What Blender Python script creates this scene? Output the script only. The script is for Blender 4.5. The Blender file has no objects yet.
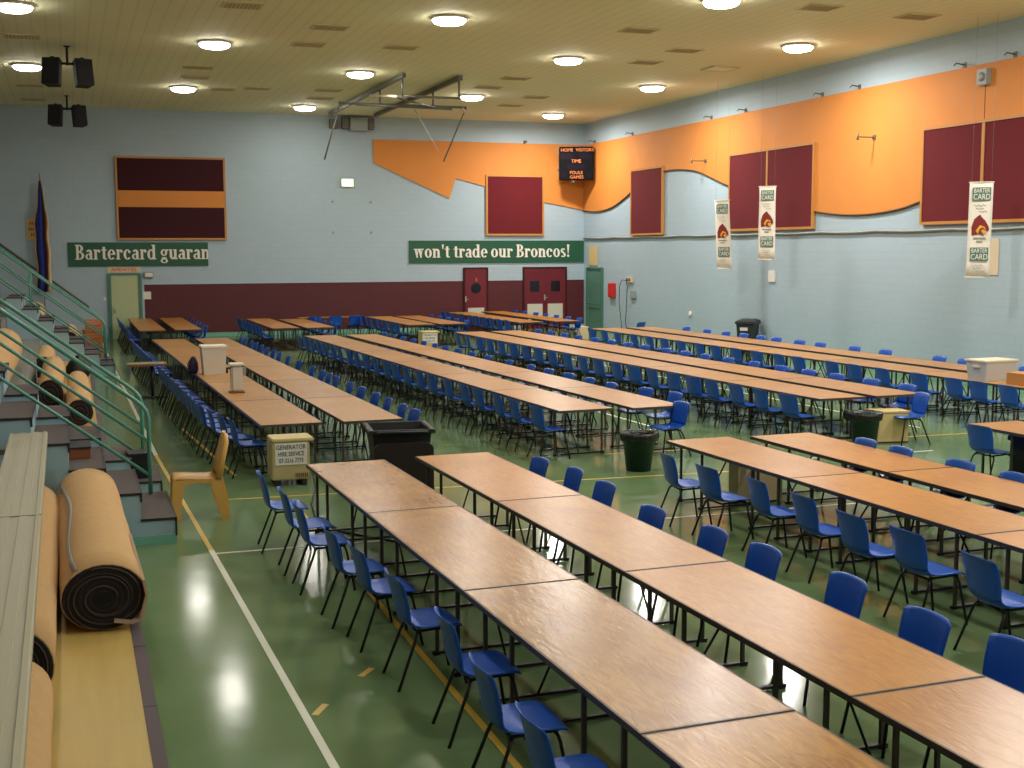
import bpy, bmesh, math, random
from mathutils import Vector, Matrix
random.seed(7)
SC = bpy.context.scene
COL = SC.collection
PI = math.pi
D, W, CZ = 46.39, 19.43, 8.05          # back wall y, right wall x, ceiling height
LW, FW = -9.0, -5.0                    # left wall x, wall behind the camera y

# ------------------------------------------------------------------ materials
MATS = {}
def srgb(r, g, b):
    def f(c):
        c /= 255.0
        return c / 12.92 if c <= 0.04045 else ((c + 0.055) / 1.055) ** 2.4
    return (f(r), f(g), f(b), 1.0)

def mat(name, col, rough=0.6, metal=0.0, spec=0.5, noise=None, bump=None, emit=None, coat=0.0, stretch=None):
    """noise=(scale, amount, second colour); bump=(scale, strength)"""
    m = bpy.data.materials.new(name)
    m.use_nodes = True
    nt = m.node_tree
    b = nt.nodes['Principled BSDF']
    c = srgb(*col)
    b.inputs['Base Color'].default_value = c
    b.inputs['Roughness'].default_value = rough
    b.inputs['Metallic'].default_value = metal
    b.inputs['Specular IOR Level'].default_value = spec
    b.inputs['Coat Weight'].default_value = coat
    if emit:
        b.inputs['Emission Color'].default_value = srgb(*emit[0])
        b.inputs['Emission Strength'].default_value = emit[1]
    tc = nt.nodes.new('ShaderNodeTexCoord')
    vec = tc.outputs['Object']
    if stretch:
        mp = nt.nodes.new('ShaderNodeMapping')
        mp.inputs['Scale'].default_value = stretch
        nt.links.new(vec, mp.inputs['Vector'])
        vec = mp.outputs['Vector']
    if noise:
        n = nt.nodes.new('ShaderNodeTexNoise')
        n.inputs['Scale'].default_value = noise[0]
        n.inputs['Detail'].default_value = 6
        nt.links.new(vec, n.inputs['Vector'])
        r = nt.nodes.new('ShaderNodeValToRGB')
        r.color_ramp.elements[0].position = 0.5 - noise[1] / 2
        r.color_ramp.elements[1].position = 0.5 + noise[1] / 2
        r.color_ramp.elements[0].color = c
        r.color_ramp.elements[1].color = srgb(*noise[2])
        nt.links.new(n.outputs['Fac'], r.inputs['Fac'])
        nt.links.new(r.outputs['Color'], b.inputs['Base Color'])
    if bump:
        n2 = nt.nodes.new('ShaderNodeTexNoise')
        n2.inputs['Scale'].default_value = bump[0]
        n2.inputs['Detail'].default_value = 4
        nt.links.new(vec, n2.inputs['Vector'])
        bp = nt.nodes.new('ShaderNodeBump')
        bp.inputs['Strength'].default_value = bump[1]
        bp.inputs['Distance'].default_value = 0.02
        nt.links.new(n2.outputs['Fac'], bp.inputs['Height'])
        nt.links.new(bp.outputs['Normal'], b.inputs['Normal'])
    MATS[name] = m
    return m

def block_mat(name, col, col2, mortar, axis, rough=0.6):
    """painted blockwork; axis is the world axis along the wall"""
    m = mat(name, col, rough)
    nt = m.node_tree
    b = nt.nodes['Principled BSDF']
    g = nt.nodes.new('ShaderNodeNewGeometry')
    s = nt.nodes.new('ShaderNodeSeparateXYZ')
    nt.links.new(g.outputs['Position'], s.inputs[0])
    cmb = nt.nodes.new('ShaderNodeCombineXYZ')
    nt.links.new(s.outputs[axis], cmb.inputs[0])
    nt.links.new(s.outputs[2], cmb.inputs[1])
    br = nt.nodes.new('ShaderNodeTexBrick')
    br.inputs['Scale'].default_value = 1.0
    br.inputs['Brick Width'].default_value = 0.4
    br.inputs['Row Height'].default_value = 0.2
    br.inputs['Mortar Size'].default_value = 0.012
    br.inputs['Mortar Smooth'].default_value = 0.4
    br.inputs['Color1'].default_value = srgb(*col)
    br.inputs['Color2'].default_value = srgb(*col2)
    br.inputs['Mortar'].default_value = srgb(*mortar)
    nt.links.new(cmb.outputs[0], br.inputs['Vector'])
    nt.links.new(br.outputs['Color'], b.inputs['Base Color'])
    bp = nt.nodes.new('ShaderNodeBump')
    bp.inputs['Strength'].default_value = 0.18
    bp.inputs['Distance'].default_value = 0.01
    nt.links.new(br.outputs['Fac'], bp.inputs['Height'])
    bp.invert = True
    nt.links.new(bp.outputs['Normal'], b.inputs['Normal'])
    return m

def ceiling_mat(name):
    m = mat(name, (190, 172, 130), 0.75)
    nt = m.node_tree
    b = nt.nodes['Principled BSDF']
    g = nt.nodes.new('ShaderNodeNewGeometry')
    w = nt.nodes.new('ShaderNodeTexWave')
    w.wave_type = 'BANDS'; w.bands_direction = 'X'
    w.inputs['Scale'].default_value = 1.05
    w.inputs['Distortion'].default_value = 0.0
    nt.links.new(g.outputs['Position'], w.inputs['Vector'])
    r = nt.nodes.new('ShaderNodeValToRGB')
    r.color_ramp.elements[0].position = 0.0
    r.color_ramp.elements[1].position = 0.12
    r.color_ramp.elements[0].color = srgb(226, 224, 182)
    r.color_ramp.elements[1].color = srgb(236, 235, 194)
    nt.links.new(w.outputs['Fac'], r.inputs['Fac'])
    n = nt.nodes.new('ShaderNodeTexNoise'); n.inputs['Scale'].default_value = 0.35
    nt.links.new(g.outputs['Position'], n.inputs['Vector'])
    mx = nt.nodes.new('ShaderNodeMix'); mx.data_type = 'RGBA'; mx.blend_type = 'MULTIPLY'
    mx.inputs['Factor'].default_value = 0.12
    nt.links.new(r.outputs['Color'], mx.inputs['A'])
    nt.links.new(n.outputs['Color'], mx.inputs['B'])
    nt.links.new(mx.outputs['Result'], b.inputs['Base Color'])
    return m

def ply_mat(name, c1, c2, rough=0.32, seed=0.0):
    m = mat(name, c1, rough, coat=0.0)
    nt = m.node_tree
    b = nt.nodes['Principled BSDF']
    tc = nt.nodes.new('ShaderNodeTexCoord')
    oi = nt.nodes.new('ShaderNodeObjectInfo')
    off = nt.nodes.new('ShaderNodeVectorMath'); off.operation = 'SCALE'
    cv = nt.nodes.new('ShaderNodeCombineXYZ')
    nt.links.new(oi.outputs['Random'], cv.inputs[0]); nt.links.new(oi.outputs['Random'], cv.inputs[1])
    nt.links.new(cv.outputs[0], off.inputs[0]); off.inputs['Scale'].default_value = 37.0
    add = nt.nodes.new('ShaderNodeVectorMath'); add.operation = 'ADD'
    nt.links.new(tc.outputs['Object'], add.inputs[0]); nt.links.new(off.outputs[0], add.inputs[1])
    mp = nt.nodes.new('ShaderNodeMapping'); mp.inputs['Scale'].default_value = (9.0, 2.2, 1.0)
    nt.links.new(add.outputs[0], mp.inputs['Vector'])
    n1 = nt.nodes.new('ShaderNodeTexNoise'); n1.inputs['Scale'].default_value = 1.6; n1.inputs['Detail'].default_value = 8; n1.inputs['Distortion'].default_value = 1.8
    nt.links.new(mp.outputs['Vector'], n1.inputs['Vector'])
    n2 = nt.nodes.new('ShaderNodeTexNoise'); n2.inputs['Scale'].default_value = 1.3; n2.inputs['Detail'].default_value = 3
    nt.links.new(add.outputs[0], n2.inputs['Vector'])
    ma = nt.nodes.new('ShaderNodeMath'); ma.operation = 'MULTIPLY_ADD'; ma.inputs[1].default_value = 0.55
    nt.links.new(n1.outputs['Fac'], ma.inputs[0])
    m2 = nt.nodes.new('ShaderNodeMath'); m2.operation = 'MULTIPLY'; m2.inputs[1].default_value = 0.45
    nt.links.new(n2.outputs['Fac'], m2.inputs[0]); nt.links.new(m2.outputs[0], ma.inputs[2])
    r = nt.nodes.new('ShaderNodeValToRGB')
    r.color_ramp.elements[0].position = 0.36; r.color_ramp.elements[1].position = 0.62
    r.color_ramp.elements[0].color = srgb(*c1); r.color_ramp.elements[1].color = srgb(*c2)
    nt.links.new(ma.outputs[0], r.inputs['Fac'])
    hs = nt.nodes.new('ShaderNodeHueSaturation')
    mr = nt.nodes.new('ShaderNodeMapRange'); mr.inputs['To Min'].default_value = 0.88; mr.inputs['To Max'].default_value = 1.08
    nt.links.new(oi.outputs['Random'], mr.inputs['Value']); nt.links.new(mr.outputs[0], hs.inputs['Value'])
    nt.links.new(r.outputs['Color'], hs.inputs['Color'])
    nt.links.new(hs.outputs['Color'], b.inputs['Base Color'])
    bp = nt.nodes.new('ShaderNodeBump'); bp.inputs['Strength'].default_value = 0.45; bp.inputs['Distance'].default_value = 0.005
    nt.links.new(n1.outputs['Fac'], bp.inputs['Height']); nt.links.new(bp.outputs['Normal'], b.inputs['Normal'])
    return m

def spiral_mat(name, dark, light, turns=26.0):
    m = mat(name, dark, 0.95)
    nt = m.node_tree
    b = nt.nodes['Principled BSDF']
    tc = nt.nodes.new('ShaderNodeTexCoord')
    w = nt.nodes.new('ShaderNodeTexWave'); w.wave_type = 'RINGS'; w.rings_direction = 'Y'
    w.inputs['Scale'].default_value = turns / 3.0; w.inputs['Distortion'].default_value = 1.2; w.inputs['Detail Scale'].default_value = 2.0
    nt.links.new(tc.outputs['Object'], w.inputs['Vector'])
    r = nt.nodes.new('ShaderNodeValToRGB')
    r.color_ramp.elements[0].color = srgb(*dark); r.color_ramp.elements[1].color = srgb(*light)
    r.color_ramp.elements[0].position = 0.55
    nt.links.new(w.outputs['Fac'], r.inputs['Fac']); nt.links.new(r.outputs['Color'], b.inputs['Base Color'])
    return m

def floor_mat(name):
    m = mat(name, (104, 134, 96), 0.2, spec=0.11)
    nt = m.node_tree
    b = nt.nodes['Principled BSDF']
    g = nt.nodes.new('ShaderNodeNewGeometry')
    n = nt.nodes.new('ShaderNodeTexNoise'); n.inputs['Scale'].default_value = 0.55; n.inputs['Detail'].default_value = 7
    nt.links.new(g.outputs['Position'], n.inputs['Vector'])
    r = nt.nodes.new('ShaderNodeValToRGB')
    r.color_ramp.elements[0].position = 0.35; r.color_ramp.elements[1].position = 0.68
    r.color_ramp.elements[0].color = srgb(*FLOOR1); r.color_ramp.elements[1].color = srgb(*FLOOR2)
    nt.links.new(n.outputs['Fac'], r.inputs['Fac']); nt.links.new(r.outputs['Color'], b.inputs['Base Color'])
    n2 = nt.nodes.new('ShaderNodeTexNoise'); n2.inputs['Scale'].default_value = 3.0; n2.inputs['Detail'].default_value = 5
    nt.links.new(g.outputs['Position'], n2.inputs['Vector'])
    mr = nt.nodes.new('ShaderNodeMapRange'); mr.inputs['To Min'].default_value = 0.09; mr.inputs['To Max'].default_value = 0.16
    nt.links.new(n2.outputs['Fac'], mr.inputs['Value']); nt.links.new(mr.outputs[0], b.inputs['Roughness'])
    bp = nt.nodes.new('ShaderNodeBump'); bp.inputs['Strength'].default_value = 0.06; bp.inputs['Distance'].default_value = 0.02
    nt.links.new(n2.outputs['Fac'], bp.inputs['Height']); nt.links.new(bp.outputs['Normal'], b.inputs['Normal'])
    return m

FLOOR1, FLOOR2 = (97, 122, 84), (114, 137, 98)
M = MATS
floor_mat('floor_green')
ceiling_mat('ceiling_tan')
BLUE, BLUE2, BLUEM = (168, 188, 200), (166, 186, 198), (162, 182, 194)
block_mat('block_back', BLUE, BLUE2, BLUEM, 0)
block_mat('block_side', BLUE, BLUE2, BLUEM, 1)
block_mat('block_maroon', (84, 25, 32), (82, 24, 31), (76, 22, 28), 0, 0.6)
mat('cream_wall', (190, 185, 165), 0.8)
mat('orange', (216, 138, 60), 0.7, noise=(1.2, 0.5, (211, 132, 56)))
mat('edge_shade_cable', (96, 62, 30), 0.7)  # brown for the painted shadow line under the orange band, and the speaker cable
mat('maroon_felt', (106, 18, 28), 0.95, noise=(60, 0.4, (94, 15, 24)))
mat('maroon_dark', (62, 16, 26), 0.95, noise=(60, 0.4, (54, 13, 22)))
mat('maroon_door', (104, 22, 36), 0.45)
mat('frame_wood', (190, 132, 64), 0.5)
mat('mint', (116, 176, 158), 0.4)
mat('mint_rail', (88, 150, 130), 0.3)
mat('mint_dark', (70, 120, 104), 0.5)
mat('door_pale', (178, 190, 146), 0.5)
mat('door_teal', (84, 128, 112), 0.45)
mat('sign_green', (26, 84, 58), 0.5)
mat('sign_white', (236, 230, 220), 0.6)
mat('white_line', (214, 216, 200), 0.35)
mat('yellow_line', (206, 170, 66), 0.35)
mat('grey_line', (120, 140, 120), 0.35)
mat('chair_blue', (24, 82, 180), 0.34, spec=0.45)
mat('black_metal', (34, 32, 34), 0.4, metal=0.3)
mat('table_steel', (80, 68, 60), 0.45, metal=0.3)
ply_mat('ply_front', (148, 98, 44), (192, 140, 72), 0.24)
ply_mat('ply_orange', (174, 112, 42), (196, 136, 58), 0.3)
ply_mat('ply_pale', (166, 114, 56), (186, 136, 74), 0.32)
mat('green_top', (120, 134, 104), 0.5)
mat('lamp_trim', (225, 222, 214), 0.5)
mat('lamp_glow', (255, 252, 245), 0.4, emit=((255, 248, 236), 34.0))
mat('exit_glow', (230, 240, 190), 0.4, emit=((232, 240, 180), 1.6))
mat('vent_dark', (178, 162, 122), 0.8)
mat('vent_frame', (206, 194, 150), 0.7)
mat('vent_pale', (246, 240, 214), 0.7)
mat('hoop_steel', (112, 112, 104), 0.45, metal=0.4)
mat('hoop_white', (206, 196, 176), 0.5)
mat('grey_box', (150, 158, 158), 0.5)
mat('speaker_black', (22, 22, 26), 0.7)
mat('speaker_grille', (30, 30, 34), 0.9)
mat('board_black', (12, 11, 15), 0.7, spec=0.12)
mat('board_window', (20, 8, 24), 0.6, spec=0.12)
mat('board_orange', (232, 132, 58), 0.6)
mat('pipe_grey', (150, 152, 146), 0.5, metal=0.2)
mat('hook_dark', (104, 98, 86), 0.5)
mat('banner_white', (232, 226, 212), 0.8)
mat('banner_green', (82, 116, 104), 0.8)
mat('logo_maroon', (122, 34, 30), 0.8)
mat('logo_gold', (222, 160, 50), 0.8)
mat('ink_grey', (150, 144, 136), 0.8)
mat('bin_black', (24, 25, 25), 0.5, noise=(6, 0.6, (34, 33, 32)))
mat('bin_lid', (38, 27, 24), 0.4)
mat('bin_inside', (16, 15, 15), 0.8)
mat('bin_wallgrey', (44, 50, 54), 0.5)
mat('rubber', (20, 20, 20), 0.7)
mat('bin_green', (22, 58, 46), 0.45)
mat('liner', (18, 17, 18), 0.25, bump=(30, 0.8))
mat('gen_cream', (188, 172, 124), 0.55)
mat('gen_top', (202, 186, 132), 0.55)
mat('sign_ink', (40, 42, 50), 0.6)
mat('card', (214, 192, 150), 0.8)
mat('ply_board', (206, 184, 128), 0.7, noise=(3, 0.6, (194, 170, 112)))
mat('box_white', (206, 196, 178), 0.6)
mat('box_lid', (230, 224, 212), 0.6)
mat('bag_purple', (44, 32, 62), 0.8)
mat('crate_clear', (196, 196, 192), 0.3)
mat('crate_cream', (222, 210, 184), 0.4)
mat('crate_orange', (206, 120, 50), 0.6)
mat('carton_brown', (186, 128, 66), 0.7)
mat('plastic_ochre', (206, 158, 82), 0.28)
mat('bleacher_blue', (150, 178, 188), 0.6)
mat('tread', (92, 82, 80), 0.9, noise=(40, 0.5, (80, 70, 68)))
mat('nosing', (34, 32, 38), 0.6)
mat('plank', (198, 172, 100), 0.45, noise=(2.5, 0.7, (184, 156, 88)), stretch=(6, 0.5, 1))
mat('plank_side', (84, 72, 78), 0.7)
mat('tier_grey', (120, 122, 118), 0.8)
mat('alu', (160, 154, 128), 0.42)
mat('carpet_back', (206, 168, 118), 0.95, noise=(14, 0.6, (198, 158, 108)), bump=(160, 0.3))
mat('carpet_edge', (176, 150, 128), 0.9)
mat('carpet_layer', (72, 58, 54), 0.95)
mat('tape', (142, 138, 136), 0.35, metal=0.2)
spiral_mat('carpet_end', (18, 15, 18), (40, 32, 32))
mat('hole', (6, 6, 7), 0.9)
mat('wood_brown', (140, 78, 34), 0.6, noise=(5, 0.6, (126, 66, 28)))
mat('black_bag', (18, 18, 22), 0.5)
mat('flag_blue', (24, 46, 132), 0.8)
mat('flag_dark', (20, 20, 40), 0.8)
mat('flag_red', (150, 40, 50), 0.8)
mat('flag_cream', (216, 184, 140), 0.8)
mat('flag_yellow', (190, 140, 60), 0.8)
mat('sign_yellow', (216, 190, 130), 0.7)
mat('sign_yellow_ink', (184, 112, 60), 0.7)
mat('red', (206, 44, 40), 0.5)
mat('cable', (40, 44, 44), 0.6)
mat('paper', (226, 222, 216), 0.8)
mat('beige', (214, 196, 166), 0.8)
mat('glass_dark', (20, 26, 34), 0.15)
mat('kick', (204, 200, 184), 0.4)
mat('steel', (190, 190, 186), 0.3, metal=0.7)
mat('pink', (214, 90, 96), 0.7)

# ------------------------------------------------------------------ mesh helper
class B:
    def __init__(s):
        s.bm = bmesh.new()
    def box(s, c, d, rot=None, bevel=0.0, mi=0):
        r = bmesh.ops.create_cube(s.bm, size=1.0)
        vs = r['verts']
        for v in vs:
            v.co = Vector((v.co.x * d[0], v.co.y * d[1], v.co.z * d[2]))
        fs = set(f for v in vs for f in v.link_faces)
        if bevel:
            es = list(set(e for v in vs for e in v.link_edges))
            rr = bmesh.ops.bevel(s.bm, geom=es, offset=bevel, segments=2, affect='EDGES')
            fs = set(rr['faces']) | set(f for f in fs if f.is_valid)
            vs = list(set(v for f in fs for v in f.verts))
        mt = Matrix.Translation(Vector(c))
        if rot is not None:
            mt = mt @ (rot if isinstance(rot, Matrix) else Matrix.Rotation(rot, 4, 'Z'))
        for v in vs:
            v.co = mt @ v.co
        for f in fs:
            if f.is_valid: f.material_index = mi
        return s
    def prism(s, pts, axis, a, b, mi=0):
        """polygon in the two other axes, extruded along axis from a to b"""
        def P(u, v, w):
            return {'x': (w, u, v), 'y': (u, w, v), 'z': (u, v, w)}[axis]
        va = [s.bm.verts.new(P(u, v, a)) for u, v in pts]
        vb = [s.bm.verts.new(P(u, v, b)) for u, v in pts]
        n = len(pts)
        fs = [s.bm.faces.new(va), s.bm.faces.new(vb[::-1])]
        for i in range(n):
            fs.append(s.bm.faces.new((va[i], vb[i], vb[(i + 1) % n], va[(i + 1) % n])))
        for f in fs: f.material_index = mi
        return s
    def tube(s, path, r, seg=8, caps=True, mi=0, sx=1.0):
        path = [Vector(p) for p in path]
        n = len(path); rings = []
        rr = r if isinstance(r, (list, tuple)) else [r] * n
        up = None
        for i, p in enumerate(path):
            t = (path[min(i + 1, n - 1)] - path[max(i - 1, 0)]).normalized()
            if up is None:
                up = Vector((0, 0, 1)) if abs(t.z) < 0.9 else Vector((0, 1, 0))
            a = t.cross(up)
            if a.length < 1e-5:
                a = t.cross(Vector((1, 0, 0)))
            a.normalize(); b = a.cross(t).normalized(); up = b
            k = 1.0
            if 0 < i < n - 1:
                d0 = (path[i] - path[i - 1]).normalized(); d1 = (path[i + 1] - path[i]).normalized()
                k = 1.0 / max(0.5, math.cos(d0.angle(d1, 0.0) / 2))
            rings.append([s.bm.verts.new(p + (a * math.cos(2 * PI * j / seg) * sx + b * math.sin(2 * PI * j / seg)) * rr[i]) for j in range(seg)])
        for i in range(n - 1):
            for j in range(seg):
                f = s.bm.faces.new((rings[i][j], rings[i][(j + 1) % seg], rings[i + 1][(j + 1) % seg], rings[i + 1][j]))
                f.material_index = mi; f.smooth = True
        if caps:
            s.bm.faces.new(rings[0][::-1]).material_index = mi
            s.bm.faces.new(rings[-1]).material_index = mi
        return s
    def lathe(s, prof, c=(0, 0, 0), seg=24, mi=0, sx=1.0, sy=1.0, jit=0.0):
        rings = []
        for r, z in prof:
            rings.append([s.bm.verts.new((c[0] + sx * (r + random.uniform(-jit, jit)) * math.cos(2 * PI * j / seg), c[1] + sy * (r + random.uniform(-jit, jit)) * math.sin(2 * PI * j / seg), c[2] + z)) for j in range(seg)])
        for i in range(len(rings) - 1):
            for j in range(seg):
                f = s.bm.faces.new((rings[i][j], rings[i][(j + 1) % seg], rings[i + 1][(j + 1) % seg], rings[i + 1][j]))
                f.smooth = True; f.material_index = mi
        if prof[0][0] > 1e-4: s.bm.faces.new(rings[0][::-1]).material_index = mi
        if prof[-1][0] > 1e-4: s.bm.faces.new(rings[-1]).material_index = mi
        return s
    def loft(s, secs, mi=0, caps=True, smooth=False):
        """secs: list of equal-length closed loops of 3D points"""
        rings = [[s.bm.verts.new(p) for p in sec] for sec in secs]
        n = len(rings[0])
        for i in range(len(rings) - 1):
            for j in range(n):
                f = s.bm.faces.new((rings[i][j], rings[i][(j + 1) % n], rings[i + 1][(j + 1) % n], rings[i + 1][j]))
                f.smooth = smooth; f.material_index = mi
        if caps:
            s.bm.faces.new(rings[0][::-1]).material_index = mi
            s.bm.faces.new(rings[-1]).material_index = mi
        return s
    def shell(s, rows, th, mi=0):
        """rows: grid of 3D points; thickened along vertex normals"""
        g = [[Vector(p) for p in r] for r in rows]
        R, Cn = len(g), len(g[0])
        def nrm(i, j):
            a = g[min(i + 1, R - 1)][j] - g[max(i - 1, 0)][j]
            b = g[i][min(j + 1, Cn - 1)] - g[i][max(j - 1, 0)]
            return a.cross(b).normalized()
        top = [[s.bm.verts.new(g[i][j]) for j in range(Cn)] for i in range(R)]
        bot = [[s.bm.verts.new(g[i][j] + nrm(i, j) * th) for j in range(Cn)] for i in range(R)]
        def q(a, b, c, d, sm=True):
            f = s.bm.faces.new((a, b, c, d)); f.smooth = sm; f.material_index = mi
        for i in range(R - 1):
            for j in range(Cn - 1):
                q(top[i][j], top[i][j + 1], top[i + 1][j + 1], top[i + 1][j])
                q(bot[i][j], bot[i + 1][j], bot[i + 1][j + 1], bot[i][j + 1])
        for i in range(R - 1):
            q(top[i][0], top[i + 1][0], bot[i + 1][0], bot[i][0], False)
            q(top[i][-1], bot[i][-1], bot[i + 1][-1], top[i + 1][-1], False)
        for j in range(Cn - 1):
            q(top[0][j], bot[0][j], bot[0][j + 1], top[0][j + 1], False)
            q(top[-1][j], top[-1][j + 1], bot[-1][j + 1], bot[-1][j], False)
        return s
    def obj(s, name, mats, parent=None, loc=None, rotz=None, fix=True):
        if fix: bmesh.ops.recalc_face_normals(s.bm, faces=s.bm.faces[:])
        me = bpy.data.meshes.new(name)
        s.bm.to_mesh(me); s.bm.free()
        for m in (mats if isinstance(mats, (list, tuple)) else [mats]):
            me.materials.append(M[m])
        o = bpy.data.objects.new(name, me); COL.objects.link(o)
        if parent is not None: o.parent = parent
        if loc is not None: o.location = loc
        if rotz is not None: o.rotation_euler = (0, 0, rotz)
        return o

def tag(o, label, cat, group=None):
    o['label'] = label; o['category'] = cat
    if group: o['group'] = group
    return o
def thing(name, label, cat, loc=(0, 0, 0), rotz=0.0, group=None):
    o = bpy.data.objects.new(name, None); COL.objects.link(o)
    o.location = loc; o.rotation_euler = (0, 0, rotz); o.empty_display_size = 0.2
    return tag(o, label, cat, group)
def struct(name, b, m, parent=None):
    o = b.obj(name, m, parent)
    if parent is None: o['kind'] = 'structure'
    return o
def dup(root, loc, rotz, label, group=None):
    r = root.copy(); COL.objects.link(r); r.location = loc; r.rotation_euler = (0, 0, rotz); r['label'] = label
    if group: r['group'] = group
    def rec(src, dst):
        for ch in list(src.children):
            c = ch.copy(); COL.objects.link(c); c.parent = dst
            rec(ch, c)
    rec(root, r)
    return r
ORD = 'nearest second third fourth fifth sixth seventh eighth ninth tenth eleventh twelfth thirteenth fourteenth fifteenth sixteenth seventeenth eighteenth nineteenth twentieth twenty-first twenty-second twenty-third twenty-fourth twenty-fifth twenty-sixth'.split()
ORD1 = ['first'] + ORD[1:]

def text_mesh(name, txt, size, m, parent, loc, rot, sx=1.0, depth=0.004, align='CENTER'):
    cu = bpy.data.curves.new(name, 'FONT'); cu.body = txt; cu.size = size; cu.extrude = depth
    cu.align_x = align; cu.align_y = 'CENTER'; cu.resolution_u = 3
    t = bpy.data.objects.new(name + '_tmp', cu); COL.objects.link(t)
    dg = bpy.context.evaluated_depsgraph_get()
    me = bpy.data.meshes.new_from_object(t.evaluated_get(dg))
    bpy.data.objects.remove(t, do_unlink=True); bpy.data.curves.remove(cu)
    me.name = name
    me.transform(Matrix.Diagonal((sx, 1, 1, 1)))
    me.materials.clear(); me.materials.append(M[m])
    o = bpy.data.objects.new(name, me); COL.objects.link(o)
    o.parent = parent; o.location = loc; o.rotation_euler = rot
    return o

# ------------------------------------------------------------------ serif lettering built from stems and bowls
def glyph(b, ch, X):
    """adds glyph polygons (x, z plane) with its left edge at X; returns advance. cap height 1, x-height .68"""
    T, t, xh = 0.19, 0.07, 0.68
    cnt = [0]
    def poly(pts):
        cnt[0] += 1
        e = 0.0012 * cnt[0]
        b.prism([(X + u, v) for u, v in pts], 'y', -0.03 - e, 0.0)
    def rect(x0, z0, x1, z1): poly([(x0, z0), (x1, z0), (x1, z1), (x0, z1)])
    def stem(x, z0, z1): rect(x, z0, x + T, z1)
    def serif(x0, x1, z): rect(x0, z, x1, z + t)
    def bowl(cx, cz, rx, rz, a0=0, a1=360, thick=T, thin=t, n=20):
        for i in range(n):
            p = []
            for a in (a0 + (a1 - a0) * i / n, a0 + (a1 - a0) * (i + 1) / n):
                p.append(math.radians(a))
            ca, sa, cb, sb = math.cos(p[0]), math.sin(p[0]), math.cos(p[1]), math.sin(p[1])
            poly([(cx + rx * ca, cz + rz * sa), (cx + rx * cb, cz + rz * sb), (cx + (rx - thick) * cb, cz + (rz - thin) * sb), (cx + (rx - thick) * ca, cz + (rz - thin) * sa)])
    if ch == ' ': return 0.24
    if ch == 'B':
        stem(.08, 0, 1); serif(0, .34, 0); serif(0, .34, 1 - t)
        bowl(.3, .755, .3, .245, -90, 90); bowl(.3, .27, .36, .27, -90, 90); rect(.2, .5, .32, .5 + t); return .72
    if ch in 'rn':
        stem(.06, 0, xh); serif(0, .31, 0); serif(0, .2, xh - t)
        if ch == 'r':
            bowl(.36, xh - .18, .17, .18, 40, 170, .08, .07); bowl(.41, xh - .12, .1, .1, 0, 360, .099, .099, 10); return .53
        bowl(.37, xh - .24, .23, .24, 0, 150, T, .1); stem(.41, 0, xh - .22); serif(.35, .66, 0); return .7
    if ch == 'a':
        bowl(.28, xh - .2, .22, .2, 0, 165, T, .08); stem(.31, .06, xh - .2); bowl(.24, .2, .24, .2, 0, 360, .15, .07); serif(.4, .56, 0.0); return .58
    if ch == 't':
        stem(.12, .1, .86); serif(0, .42, xh - t); bowl(.3, .15, .18, .15, 180, 330, .1, .08); return .45
    if ch in 'ec':
        bowl(.29, xh / 2, .29, xh / 2 + .01, 45 if ch == 'c' else 0, 320, .19, .07)
        if ch == 'e': rect(.1, xh / 2 - .02, .57, xh / 2 + .05)
        else: bowl(.44, xh - .16, .1, .1, 0, 360, .099, .099, 10)
        return .6
    if ch == 'd':
        bowl(.28, xh / 2, .28, xh / 2 + .01, 40, 320, .19, .07); stem(.4, 0, 1); serif(.32, .5, 1 - t); serif(.5, .68, 0); return .7
    if ch == 'g':
        bowl(.27, xh - .22, .25, .23, 0, 360, .16, .06); bowl(.28, -.1, .28, .16, 0, 360, .14, .07); rect(.1, .02, .46, .14); rect(.44, xh - .12, .6, xh); return .62
    if ch == 'u':
        stem(.06, .2, xh); serif(0, .2, xh - t); bowl(.29, .24, .23, .24, 180, 330, T, .1); stem(.4, 0, xh); serif(.34, .5, xh - t); serif(.5, .67, 0); return .7
    if ch == 'w':
        for x0 in (.06, .38): poly([(x0, xh), (x0 + .2, xh), (x0 + .3, 0), (x0 + .18, 0)])
        for x0 in (.24, .56): poly([(x0, 0), (x0 + .06, 0), (x0 + .2, xh), (x0 + .13, xh)])
        serif(0, .3, xh - t); serif(.33, .62, xh - t); serif(.64, .86, xh - t); return .9
    if ch == 'o':
        bowl(.3, xh / 2, .3, xh / 2 + .01, 0, 360, .19, .07); return .64
    if ch == 's':
        bowl(.23, xh * .74, .22, .19, 30, 250, .16, .08); bowl(.23, xh * .27, .23, .19, -150, 80, .16, .08); poly([(.06, .46), (.2, .5), (.42, .22), (.28, .18)]); return .5
    if ch == "'":
        poly([(.06, 1), (.24, 1), (.18, .66), (.12, .66)]); return .28
    if ch == '!':
        poly([(.06, 1), (.27, 1), (.19, .28), (.14, .28)]); bowl(.165, .1, .1, .1, 0, 360, .099, .099, 12); return .36
    return .5
def serif_text(name, txt, cap, width, m, parent, loc, clip=None):
    b = B(); X = 0.0
    for ch in txt: X += glyph(b, ch, X) + 0.03
    k = width / X
    for v in b.bm.verts:
        v.co = Vector((v.co.x * k, v.co.y * 0.4, v.co.z * cap))
        if clip is not None and v.co.x > clip: v.co.x = clip
    o = b.obj(name, m, parent); o.location = loc
    return o

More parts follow.
